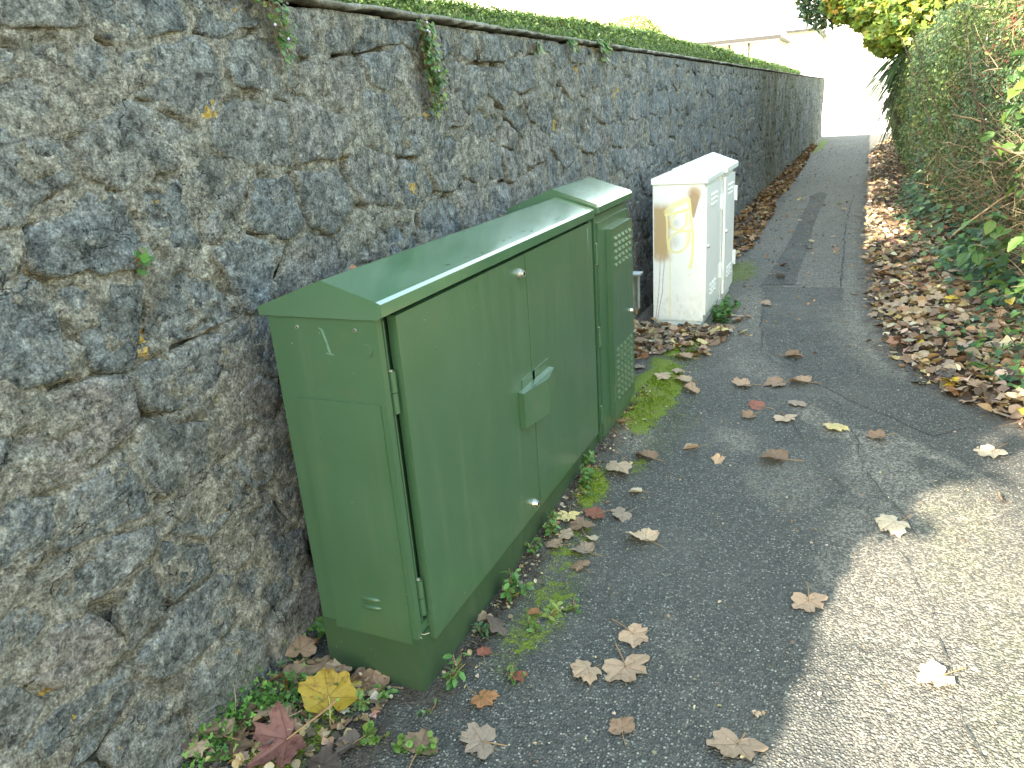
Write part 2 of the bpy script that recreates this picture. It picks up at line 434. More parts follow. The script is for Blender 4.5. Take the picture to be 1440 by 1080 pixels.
def m_white(spray=False):
    m = N('white_paint' + ('_sprayed' if spray else '')); p = m.pos()
    n = m.noise(p, 6, 5, 0.65)
    c = m.mix(m.ramp(n, 0.4, 0.7), (0.88, 0.89, 0.87), (0.83, 0.85, 0.83))
    sep = m.new('SeparateXYZ'); m.put(sep.inputs[0], p)
    g = m.math('MULTIPLY', m.ramp(sep.outputs[2], 0.34, 0.02), m.ramp(m.noise(p, 20, 5, 0.7), 0.36, 0.64))
    c = m.mix(m.math('MULTIPLY', g, 0.28), c, (0.38, 0.40, 0.33))
    if spray:
        a = m.new('Attribute', attribute_name='spray'); c = m.mix(m.attr('spray_mask'), c, a.outputs['Color'])
    return m.done(c, 0.42, m.bump(n, 0.08, 0.01), 0.4)
MAT['white'] = m_white()
MAT['white_spray'] = m_white(True)

def m_leaf(name, source, trans=0.35, rough=0.55, vein=False, mott=0.5, dark=(0.5, 0.42, 0.36)):
    """source: 'object' reads the object's colour, 'attr' reads the point colour 'col'"""
    m = N(name)
    if source == 'object': c = m.new('ObjectInfo').outputs['Color']
    else: c = m.new('Attribute', attribute_name='col').outputs['Color']
    tc = m.new('TexCoord').outputs['Object'] if source == 'object' else m.pos()
    if mott > 0:
        n = m.noise(tc, 2.6 if source == 'object' else 60, 5, 0.7)
        dk = m.mix(1.0, c, dark, 'MULTIPLY')
        c = m.mix(m.ramp(n, 0.50, 0.72, 0, mott), c, dk)
        if source == 'object':
            n2 = m.noise(tc, 11, 4, 0.65)
            c = m.mix(m.ramp(n2, 0.54, 0.70, 0, 0.55), c, dk)
            c = m.mix(m.ramp(n2, 0.46, 0.34, 0, 0.30), c, m.mix(1.0, c, (1.3, 1.25, 1.15), 'MULTIPLY'))
    if vein:
        v = m.attr('vein')
        c = m.mix(m.ramp(v, 0.72, 0.95, 0, 0.75), c, m.mix(1.0, c, (0.52, 0.40, 0.32), 'MULTIPLY'))
    m.put(m.b.inputs['Base Color'], c); m.b.inputs['Roughness'].default_value = rough
    m.b.inputs['Specular IOR Level'].default_value = 0.35
    if trans > 0:
        tr = m.new('BsdfTranslucent'); m.put(tr.inputs['Color'], c)
        mx = m.new('MixShader'); mx.inputs[0].default_value = trans
        m.t.links.new(m.b.outputs[0], mx.inputs[1]); m.t.links.new(tr.outputs[0], mx.inputs[2])
        m.t.links.new(mx.outputs[0], m.out.inputs['Surface'])
    return m.m
MAT['fallen'] = m_leaf('fallen_leaf', 'object', 0.12, 0.62, True, 0.60)
MAT['fallen_blotched'] = m_leaf('blotched_leaf', 'object', 0.12, 0.55, True, 0.95, (.42, .25, .22))
MAT['litter'] = m_leaf('leaf_litter', 'attr', 0.12, 0.65, False, 0.5)
MAT['foliage'] = m_leaf('green_foliage', 'attr', 0.35, 0.45, False, 0.25, (0.6, 0.65, 0.5))

# ------------------------------------------------------------------ ground shapes
WX = -1.58                       # face of the stone wall
def ground_z(x, y):
    x = np.asarray(x, float); y = np.asarray(y, float)
    m = 0.085 * sstep(1.6, 3.5, y) * (1 - sstep(4.3, 5.4, y)) * (1 - sstep(-1.12, -0.80, x))
    w = 0.035 * (1 - sstep(-1.62, -1.40, x)) * (0.5 + fbm(x, y, 5, 0.3))
    far = -0.30 * sstep(30.7, 35.0, y)
    und = 0.006 * (fbm(x, y, 9, 0.8) - 0.5)
    return m + w + far + und

def path_edge(y):
    yy = np.asarray(y, float)
    return np.interp(yy, [-8, 2.0, 3.5, 3.9, 4.2, 4.6, 5.2, 6.5, 8.7, 11.3, 16, 22, 25, 28, 31], [1.6, 1.3, 0.95, 0.80, 0.66, 0.39, 0.24, 0.12, 0.07, 0.05, 0.05, 0.05, 0.25, 0.65, 0.8])

def ellipse_mask(x, y, lst):
    r = np.zeros_like(x); wob = .9 * (fbm(x, y, 333, .16, 4) - .5)
    for cx, cy, rx, ry, ang, s in lst:
        ca, sa = math.cos(ang), math.sin(ang)
        dx = (x - cx); dy = (y - cy)
        u = (dx * ca + dy * sa) / rx; v = (-dx * sa + dy * ca) / ry
        d = np.sqrt(u * u + v * v) + wob
        r = np.maximum(r, s * (1 - sstep(0.55, 1.15, d)))
    return r

PALE = [(-0.47, 3.55, .14, .20, 0.5, .8), (-0.10, 3.88, .10, .32, 0.6, .95), (0.18, 3.45, .20, .45, .2, .95),
        (0.38, 3.60, .07, .30, .75, 1.0), (-0.52, 4.65, .16, .35, .5, .75), (0.0, 6.0, .07, .9, .03, .95), (0.16, 4.95, .08, .45, .45, .9),
        (-0.98, 3.40, .13, .26, .1, .75), (0.34, 2.6, .42, 1.1, .1, .8), (0.42, 1.7, .40, 1.5, .05, .75), (-0.2, 3.1, .2, .3, .3, .5),
        (-0.45, 2.0, .10, .2, .3, .35), (0.02, 8.6, .07, 1.2, 0, .7), (-0.02, 11.5, .06, 1.6, 0, .75), (-0.05, 15, .07, 2.0, 0, .6), (-0.75, 5.3, .12, .5, 0.2, .6), (-0.3, 7.6, .1, .4, .2, .4), (-.30, 10.0, .17, 3.2, 0, .55), (-.95, 9.5, .14, 2.4, 0, .35), (-.02, 7.4, .08, .8, 0, .9), (0.02, 5.4, .09, .5, .3, .9), (-.2, 18, .3, 3, 0, .4), (-.05, 9.8, .10, 1.6, 0, .85), (-.35, 26, .4, 4, 0, .4)]
MOSS = [(-1.00, 4.02, .15, .62, 0.02, 1.0), (-1.03, 4.85, .13, .30, 0.0, .95), (-0.98, 2.84, .07, .20, 0.1, .80), (-0.86, 3.12, .04, .12, 0, .55),
        (-0.88, 1.92, .11, .30, -.05, .50), (-0.93, 2.35, .09, .26, 0, .38), (-0.82, 3.6, .12, .5, 0, .22), (0.42, 2.9, .14, .6, -.12, .13), (0.52, 1.9, .16, .9, -.05, .12),
        (-1.30, 26, .16, 4, 0, .9), (-1.33, 1.1, .1, .3, 0, .6), (-1.05, 7.5, .2, .7, 0, .55), (0.9, 2.6, .3, .8, 0, .25)]
DIRT_SHADE = [(-1.03, 2.4, .07, 1.3, 0, 1.0), (-1.2, 1.46, .3, .07, 0, .9), (-1.16, 2.4, .16, 1.4, 0, .75), (-1.25, 1.3, .25, .45, 0, .8), (-1.35, 10, .26, 6, 0, .85), (-1.2, 5.1, .45, .7, 0, .6), (0.16, 6.5, .12, 1.5, .05, 1.0), (0.12, 9.5, .09, 2.0, 0, .9), (0.12, 14, .10, 3.0, 0, .8), (0.30, 5.1, .14, .45, .5, .8), (-1.45, 20, .15, 9, 0, .7)]  # soil and grime, plus contact shade painted along the cabinet plinth

def path_mesh():
    ys = np.concatenate([np.arange(-7, 0, .2), np.arange(0, 6, .02), np.arange(6, 12, .05), np.arange(12, 31.01, .14)])
    us = np.concatenate([np.linspace(0, .75, 110), np.linspace(.75, 1, 26)[1:]])
    e = path_edge(ys) + 0.18
    X = -1.66 + us[None, :] * (e[:, None] + 1.66)
    Y = np.repeat(ys[:, None], len(us), 1)
    x = X.ravel(); y = Y.ravel()
    z = ground_z(x, y)
    fl = lambda a: np.clip(a, 0, 1)
    base_w = .62 * sstep(3.6, 6.0, y) * (.55 + .9 * fbm(x, y, 141, .9, 3)) + .16
    at = dict(pale=np.maximum(ellipse_mask(x, y, PALE), base_w), moss=ellipse_mask(x, y, MOSS), dirt_shade=ellipse_mask(x, y, DIRT_SHADE))
    ed = path_edge(y)
    at['dirt_shade'] = np.maximum(at['dirt_shade'], 0.9 * sstep(-0.16, 0.05, x - ed + 0.12 * (fbm(x, y, 3, .25) - .5)) * (y > 4))
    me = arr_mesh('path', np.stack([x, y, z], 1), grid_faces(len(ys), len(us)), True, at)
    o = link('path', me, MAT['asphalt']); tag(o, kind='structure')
path_mesh()

def patch_sheet(name, poly, zoff, mat, attrs_pale=0.0, ragged=0.012):
    """asphalt repair laid over the path: ragged outline, slightly proud"""
    P = np.array(poly, float); Q = []
    for i in range(len(P)):
        a, b = P[i], P[(i + 1) % len(P)]
        n = max(2, int(np.linalg.norm(b - a) / 0.06))
        for t in np.arange(n) / n: Q.append(a + (b - a) * t)
    Q = np.array(Q)
    Q += (np.stack([fbm(Q[:, 0], Q[:, 1], 31, .1), fbm(Q[:, 0], Q[:, 1], 57, .1)], 1) - .5) * 2 * ragged
    bm = bmesh.new()
    vs_ = [bm.verts.new((x, y, 0)) for x, y in Q]
    f = bm.faces.new(vs_)
    bmesh.ops.triangulate(bm, faces=[f])
    for k in range(2):
        bmesh.ops.subdivide_edges(bm, edges=[e for e in bm.edges if e.calc_length() > 0.25], cuts=2)
    bmesh.ops.triangulate(bm, faces=bm.faces)
    co = np.array([v.co[:] for v in bm.verts])
    zz = ground_z(co[:, 0], co[:, 1]) + zoff
    for v, z in zip(bm.verts, zz): v.co.z = z
    me = bpy.data.meshes.new(name); bmesh.ops.recalc_face_normals(bm, faces=bm.faces); bm.to_mesh(me); bm.free()
    co = np.array([v.co[:] for v in me.vertices])
    for an, l in (('pale', PALE), ('moss', MOSS), ('dirt_shade', DIRT_SHADE)):
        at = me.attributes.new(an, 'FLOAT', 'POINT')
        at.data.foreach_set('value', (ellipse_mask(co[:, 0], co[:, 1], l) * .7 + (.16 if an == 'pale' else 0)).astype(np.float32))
    o = link(name, me, mat); tag(o, kind='structure')
    return o
patch_sheet('asphalt_repair', [(-.76, 6.92), (-.48, 6.97), (-.50, 8.9), (-.54, 10.8), (-.52, 13.6), (-.66, 13.9), (-.75, 13.3), (-.74, 11.2), (-.72, 8.9)], 0.004, MAT['patch'])
patch_sheet('asphalt_repair', [(-.72, 6.86), (-.10, 6.90), (-.03, 5.6), (.13, 5.0), (.46, 4.28), (.62, 4.02), (.40, 3.82), (.14, 4.08), (-.16, 4.42), (-.46, 4.95), (-.62, 5.6)], 0.0025, MAT['patch_worn'], 0, .03)

def strip(name, pts, width, zoff=0.0085, mat=None):
    P = []
    pts = np.array(pts, float)
    for a, b in zip(pts[:-1], pts[1:]):
        n = max(3, int(np.linalg.norm(b - a) / 0.035))
        for t in np.arange(n) / n: P.append(a + (b - a) * t)
    P.append(pts[-1]); P = np.array(P)
    P += (np.stack([fbm(P[:, 0], P[:, 1], 71, .14), fbm(P[:, 0], P[:, 1], 83, .14)], 1) - .5) * .06
    T = np.gradient(P, axis=0); T /= np.linalg.norm(T, axis=1)[:, None]
    Nn = np.stack([-T[:, 1], T[:, 0]], 1)
    w = .40 * width * (0.15 + 1.7 * np.clip(vnoise(P[:, 0], P[:, 1], 99, .05) - .15, 0, 1))
    w[0] = w[-1] = 0.0005
    A = P + Nn * w[:, None]; B = P - Nn * w[:, None]
    V = np.empty((len(P) * 2, 3)); V[0::2, :2] = A; V[1::2, :2] = B
    V[:, 2] = ground_z(V[:, 0], V[:, 1]) + zoff
    i = np.arange(len(P) - 1) * 2
    me = arr_mesh(name, V, np.stack([i, i + 2, i + 3, i + 1], 1), True)
    o = link(name, me, mat or MAT['crack']); tag(o, kind='structure')
strip('path_crack', [(-.52, 4.95), (-.2, 4.45), (-.02, 4.12), (.02, 3.85), (.12, 3.3), (.3, 2.8)], .006)
strip('path_crack', [(-.25, 3.9), (-.1, 3.4), (.05, 3.05)], .005)
strip('path_crack', [(.12, 3.0), (.26, 2.55), (.32, 2.2), (.36, 1.85), (.44, 1.5)], .0055)
strip('path_crack', [(-.11, 6.9), (-.14, 8.4), (-.16, 11.3), (-.13, 13.4)], .014)
strip('path_crack', [(-.74, 6.88), (-.10, 6.93)], .007)
strip('path_crack', [(-.52, 4.95), (-.75, 6.9)], .006)
strip('path_crack', [(-1.1, 18.5), (-.3, 18.3)], .03)

# verge of soil under the leaf litter, right of the path
def verge_edge(y):
    return path_edge(y) + 0.06 * (fbm(np.full_like(np.asarray(y, float), 3.1), y, 12, .35) - .5)
def verge_z(x, y):
    e = verge_edge(y)
    return ground_z(x, y) - 0.02 + 0.05 * sstep(-0.03, 0.16, x - e) + 0.07 * sstep(0.1, 0.9, x - e) + 0.03 * (fbm(x, y, 44, .3) - .5) * sstep(0, .3, x - e)
def verge_mesh():
    ys = np.concatenate([np.arange(-7, 3, .1), np.arange(3, 9, .04), np.arange(9, 32.5, .15)])
    us = np.linspace(0, 1, 60) ** 1.7
    X = path_edge(ys)[:, None] - .06 + us[None, :] * 6.0
    Y = np.repeat(ys[:, None], len(us), 1)
    x = X.ravel(); y = Y.ravel()
    me = arr_mesh('verge', np.stack([x, y, verge_z(x, y)], 1), grid_faces(len(ys), len(us)), True)
    tag(link('verge', me, MAT['soil']), kind='structure')
verge_mesh()

def sheet(name, x0, x1, y0, y1, z, mat):
    me = bpy.data.meshes.new(name)
    me.from_pydata([(x0, y0, z), (x1, y0, z), (x1, y1, z), (x0, y1, z)], [], [(0, 1, 2, 3)])
    return tag(link(name, me, mat), kind='structure')
sheet('ground', -400, 400, -400, 500, -0.42, MAT['turf'])
sheet('road', -60, 60, 30.9, 41.0, -0.305, MAT['concrete'])
def garden_ground():
    # raised ground behind the stone wall and behind the right-hand hedge
    bm = bmesh.new(); add_box(bm, -30, -1.95, -8, 30.8, -0.41, 0.9)
    tag(bm_obj('garden_ground', bm, MAT['turf']), kind='structure')
    bm = bmesh.new(); add_box(bm, 1.5, 30, -8, 30.8, -0.41, -0.05)
    tag(bm_obj('hedge_bank', bm, MAT['soil']), kind='structure')
garden_ground()

# ------------------------------------------------------------------ the stone wall
WALL_Y0, WALL_Y1 = -6.0, 31.4
def wall_top(y):
    y = np.asarray(y, float)
    t = np.interp(y, [-6, -3.2, -2.2, -1.4, -0.75], [0.9, 1.05, 1.40, 1.74, 1.945])
    return t
def batter(z):
    return 0.03 * (1 - sstep(0.0, 0.45, z))

def wall_surface(y, z):
    return WX + batter(z) + 0.020 * (fbm(y, z, 201, .55, 3) - .5)

def clip_poly(P, n, d):
    """keep the side where dot(p, n) <= d"""
    out = []
    s = P @ n - d
    for i in range(len(P)):
        j = (i + 1) % len(P)
        if s[i] <= 0: out.append(P[i])
        if (s[i] < 0) != (s[j] < 0):
            t = s[i] / (s[i] - s[j]); out.append(P[i] + (P[j] - P[i]) * t)
    return np.array(out)

def make_cells(y0, y1):
    """rubble courses -> jittered Voronoi cells in the wall's plane"""
    pts = []
    z = 0.06
    row = 0
    while z < 1.96:
        h = float(rng.uniform(0.105, 0.225))
        y = y0 - rng.uniform(0, .3)
        while y < y1 + .3:
            w = float(np.clip(rng.normal(0.29, 0.12), 0.11, 0.60))
            pts.append((y + w / 2 + rng.normal(0, .02), z + h / 2 + rng.normal(0, .028)))
            if rng.random() < 0.16: pts.append((y + w * .9, z + h * rng.uniform(.15, .85)))
            y += w
        z += h; row += 1
    pts = np.array(pts)
    asp = np.array([0.80, 1.20])
    Q = pts * asp
    cells = []
    order = np.argsort(Q[:, 0]); Q = Q[order]
    for i in range(len(Q)):
        lo = np.searchsorted(Q[:, 0], Q[i, 0] - .6); hi = np.searchsorted(Q[:, 0], Q[i, 0] + .6)
        nb = Q[lo:hi]; d = np.linalg.norm(nb - Q[i], axis=1)
        nb = nb[np.argsort(d)][1:18]
        P = np.array([[-.5, -.5], [.5, -.5], [.5, .5], [-.5, .5]]) + Q[i]
        for q in nb:
            n = q - Q[i]; P = clip_poly(P, n, (q + Q[i]) @ n / 2)
            if len(P) < 3: break
        if len(P) < 3: continue
        cells.append((P / asp, Q[i] / asp))
    return cells

def resample(P, n):
    P2 = np.vstack([P, P[:1]]); L = np.r_[0, np.cumsum(np.linalg.norm(np.diff(P2, axis=0), axis=1))]
    t = np.linspace(0, L[-1], n, endpoint=False)
    return np.stack([np.interp(t, L, P2[:, 0]), np.interp(t, L, P2[:, 1])], 1)

RINGS = [(1.04, -0.022, 0.0), (1.0, -0.007, 0.05), (0.97, -0.001, 0.25), (0.86, 0.001, 0.7), (0.55, 0.001, 1.0), (0.25, 0.001, 1.0)]
def stone_geo(P, c, n):
    P = P.copy()
    area_r = math.sqrt(abs(np.sum(P[:, 0] * np.roll(P[:, 1], -1) - P[:, 1] * np.roll(P[:, 0], -1))) / 2)
    for k in range(2):                                   # round the corners
        Q = np.roll(P, -1, 0); P = np.stack([P * .93 + Q * .07, P * .07 + Q * .93], 1).reshape(-1, 2)
    P = resample(P, n)
    c = P.mean(0)
    d = P - c; r = np.linalg.norm(d, axis=1)
    gap = rng.uniform(-0.004, 0.009) + 0.014 * vnoise(P[:, 0], P[:, 1], 77, .09)
    r = r - gap + 0.034 * (fbm(P[:, 0], P[:, 1], 313, .07, 4) - .5) * min(1, area_r / .12)
    d = d / np.linalg.norm(d, axis=1)[:, None]
    tx, tz = rng.normal(0, .028), rng.normal(0, .028)
    prot = rng.normal(0.0035, 0.0035) - (0.006 if rng.random() < .25 else 0)
    V = []; E = []
    for s, dep, e in RINGS:
        q = c + d * (r * s)[:, None]
        y, z = q[:, 0], q[:, 1]
        x = wall_surface(y, z) + 0.004 + dep * rng.uniform(.7, 1.3)
        k = min(1.0, 1.25 - s) if s < 1 else 0.0
        x = x + (prot + tx * (y - c[0]) + tz * (z - c[1])) * (0.35 + .65 * (s < 1))
        if s < 1.0:
            x = x + 0.026 * (fbm(y * 1.0, z * 1.2, 411, .085, 4) - .5) + 0.010 * (np.abs(fbm(y, z, 519, .16, 3) - .5) * 2 - .3)
        V.append(np.stack([x, y, z], 1)); E.append(np.full(n, e))
    x0 = V[-1][:, 0].mean() + rng.normal(0, .002)
    V = np.vstack(V + [np.array([[x0, c[0], c[1]]])]); E = np.r_[np.concatenate(E), 1.0]
    F = []
    m = len(RINGS)
    i = np.arange(n); j = (i + 1) % n
    for a in range(m - 1):
        F.append(np.stack([a * n + i, a * n + j, (a + 1) * n + j, (a + 1) * n + i], 1))
    quads = np.concatenate(F)
    ctr = m * n
    tri = np.stack([(m - 1) * n + i, (m - 1) * n + j, np.full(n, ctr)], 1)
    tris = np.concatenate([quads[:, [0, 1, 2]], quads[:, [0, 2, 3]], tri])
    return V, tris, E

def build_wall():
    root = empty('stone_wall', (-1.78, 12.0, 0.0), 'old rubble stone wall with patchy mortar running the whole length of the path', 'wall')
    cells = make_cells(-3.2, WALL_Y1)
    stones = []
    for P, c in cells:
        top = float(wall_top(c[0]))
        if P[:, 1].max() > top:
            P = clip_poly(P, np.array([0, 1.0]), top - 0.002)
        if len(P) < 3: continue
        P = clip_poly(P, np.array([0, -1.0]), 0.03)
        if len(P) < 3: continue
        P = clip_poly(P, np.array([1.0, 0]), WALL_Y1)
        if len(P) < 3: continue
        P = clip_poly(P, np.array([-1.0, 0]), 3.2)
        if len(P) < 3: continue
        w = np.ptp(P[:, 0]); h = np.ptp(P[:, 1])
        if w < .05 or h < .045: continue
        a = abs(np.sum(P[:, 0] * np.roll(P[:, 1], -1) - P[:, 1] * np.roll(P[:, 0], -1))) / 2
        # apparent size from the path
        dd = math.sqrt(c[0] ** 2 + 1.58 ** 2 + (c[1] - 1.6) ** 2)
        seen = a * (1.58 / dd) / dd ** 2
        # hidden: outside the frame on the near side
        lim = 0.35 + 0.55 * (1.0 - c[1] / 2.0) * 0 + 0.35 * max(0, c[1] - .3)
        if c[0] < lim: seen = 0
        if 1.5 < c[0] < 3.9 and c[1] < 1.0: seen = 0
        stones.append((seen, P, c))
    stones.sort(key=lambda s: -s[0])
    VS = []; FS = []; ES = []; TS = []; base = 0
    for k, (seen, P, c) in enumerate(stones):
        tone = float(np.clip(rng.beta(1.8, 1.9), 0, 1))
        if rng.random() < .07: tone = rng.uniform(.82, .92)
        if k < 300 and seen > 0:
            V, T, E = stone_geo(P, c, 36)
            me = arr_mesh('stone', V, T, True, dict(edge=E, tone=np.full(len(V), tone)))
            link('stone', me, MAT['stone'], root)
        else:
            V, T, E = stone_geo(P, c, 16)
            VS.append(V); FS.append(T + base); ES.append(E); TS.append(np.full(len(V), tone)); base += len(V)
    me = arr_mesh('stone_rubble', np.vstack(VS), np.vstack(FS), True, dict(edge=np.concatenate(ES), tone=np.concatenate(TS)))
    tag(link('stone_rubble', me, MAT['stone'], root), kind='stuff')
    # mortar bed: dense relief with open joints
    ys = np.concatenate([np.arange(-6, 0.3, .08), np.arange(0.3, 5.5, .0125), np.arange(5.5, 10, .025), np.arange(10, WALL_Y1, .07), [WALL_Y1]])
    zs = np.concatenate([np.linspace(-.06, 1, 150)])
    Yg = np.repeat(ys[:, None], len(zs), 1)
    Zg = zs[None, :] * wall_top(ys)[:, None]
    y = Yg.ravel(); z = Zg.ravel()
    x = wall_surface(y, z) + 0.004
    x = x + 0.016 * (fbm(y, z, 611, .06, 4) - .5) + 0.006 * (vnoise(y, z, 613, .016) - .5)
    void = sstep(.62, .76, fbm(y, z * 1.4, 617, .17, 3)) * 0.055 + sstep(.60, .72, fbm(y, z * 2.0, 619, .07, 3)) * .022
    x = x - void
    HOLES = [(1.59, 1.735, .045, .022), (1.10, 1.515, .022, .020), (1.05, 1.505, .014, .014), (1.21, 1.405, .05, .014), (2.20, 1.875, .03, .013), (3.0, 1.72, .022, .02), (1.28, .26, .03, .02), (2.62, 1.58, .05, .015), (1.35, 1.55, .02, .012), (1.4, .33, .03, .02)]
    for hy, hz, ry, rz in HOLES:
        q = np.sqrt(((y - hy) / ry) ** 2 + ((z - hz) / rz) ** 2) + .5 * (fbm(y, z, 71, .03) - .5)
        x = x - 0.075 * (1 - sstep(.75, 1.1, q))
    me = arr_mesh('mortar', np.stack([x, y, z], 1), grid_faces(len(ys), len(zs)), True)
    link('mortar', me, MAT['mortar'], root)
    # back, top and far end of the wall
    bm = bmesh.new()
    pr = [(-6, 0.9), (-3.2, 1.05), (-2.2, 1.40), (-1.4, 1.74), (-.75, 1.945), (WALL_Y1, 1.945)]
    A = [bm.verts.new((-1.70, yy, zz)) for yy, zz in pr] ; A2 = [bm.verts.new((-1.70, yy, -.4)) for yy, zz in pr]
    B = [bm.verts.new((-2.02, yy, zz)) for yy, zz in pr] ; B2 = [bm.verts.new((-2.02, yy, -.4)) for yy, zz in pr]
    for i in range(len(pr) - 1):
        for a, b in ((A, B), (B2, A2), (A2, A), (B, B2)):
            bm.faces.new((a[i], a[i + 1], b[i + 1], b[i]))
    bm.faces.new((A[0], B[0], B2[0], A2[0])); bm.faces.new((A[-1], A2[-1], B2[-1], B[-1]))
    bm_obj('wall_core', bm, MAT['mortar'], root)
    # jamb stones at the far end, one missing
    for k in range(9):
        z0 = k * 0.215
        if k == 7: continue
        d = float(rng.uniform(.02, .07)); bm = bmesh.new()
        add_box(bm, -2.03, -1.573 - .01 * (k % 2), WALL_Y1 - .12, WALL_Y1 + d, z0 + .008, z0 + .205)
        o = bm_obj('quoin', bm, MAT['stone'], root, bevel=.012)
        for an, val in (('edge', 1.0), ('tone', .3 + .05 * k)):
            at = o.data.attributes.new(an, 'FLOAT', 'POINT'); at.data.foreach_set('value', np.full(len(o.data.vertices), val, dtype=np.float32))
    # cement coping, crumbling along its lower edge
    ys = np.concatenate([np.arange(-.75, 0.5, .1), np.arange(0.5, 8, .02), np.arange(8, WALL_Y1 + .03, .06)])
    pts = []
    n1 = fbm(ys, ys * 0, 701, .25, 4) - .5; n2 = fbm(ys, ys * 0 + 5, 703, .10, 3) - .5; n3 = fbm(ys, ys * 0 + 9, 705, .06, 3) - .5
    prof = []
    ztop = 1.974 + 0.010 * n1 + .008 * n3
    prof.append(np.stack([WX - .03 + 0 * ys, ys, 1.953 + .012 * n3], 1))
    prof.append(np.stack([WX + .016 + .020 * n2, ys, 1.958 + .018 * n3], 1))
    prof.append(np.stack([WX + .024 + .020 * n2 + .012 * n3, ys, 1.962 + .016 * n2], 1))
    prof.append(np.stack([WX + .022 + .020 * n2 + .012 * n3, ys, ztop - .002], 1))
    prof.append(np.stack([WX - .02 + .01 * n1, ys, ztop + .006], 1))
    prof.append(np.stack([WX - .22 + 0 * ys, ys, 2.004 + .006 * n2], 1))
    prof.append(np.stack([WX - .46 + 0 * ys, ys, 1.978 + 0 * ys], 1))
    prof.append(np.stack([WX - .46 + 0 * ys, ys, 1.94 + 0 * ys], 1))
    V = np.stack(prof, 0).reshape(-1, 3)
    me = arr_mesh('coping', V, grid_faces(len(prof), len(ys)), True)
    link('coping', me, MAT['coping'], root)
    return root
build_wall()

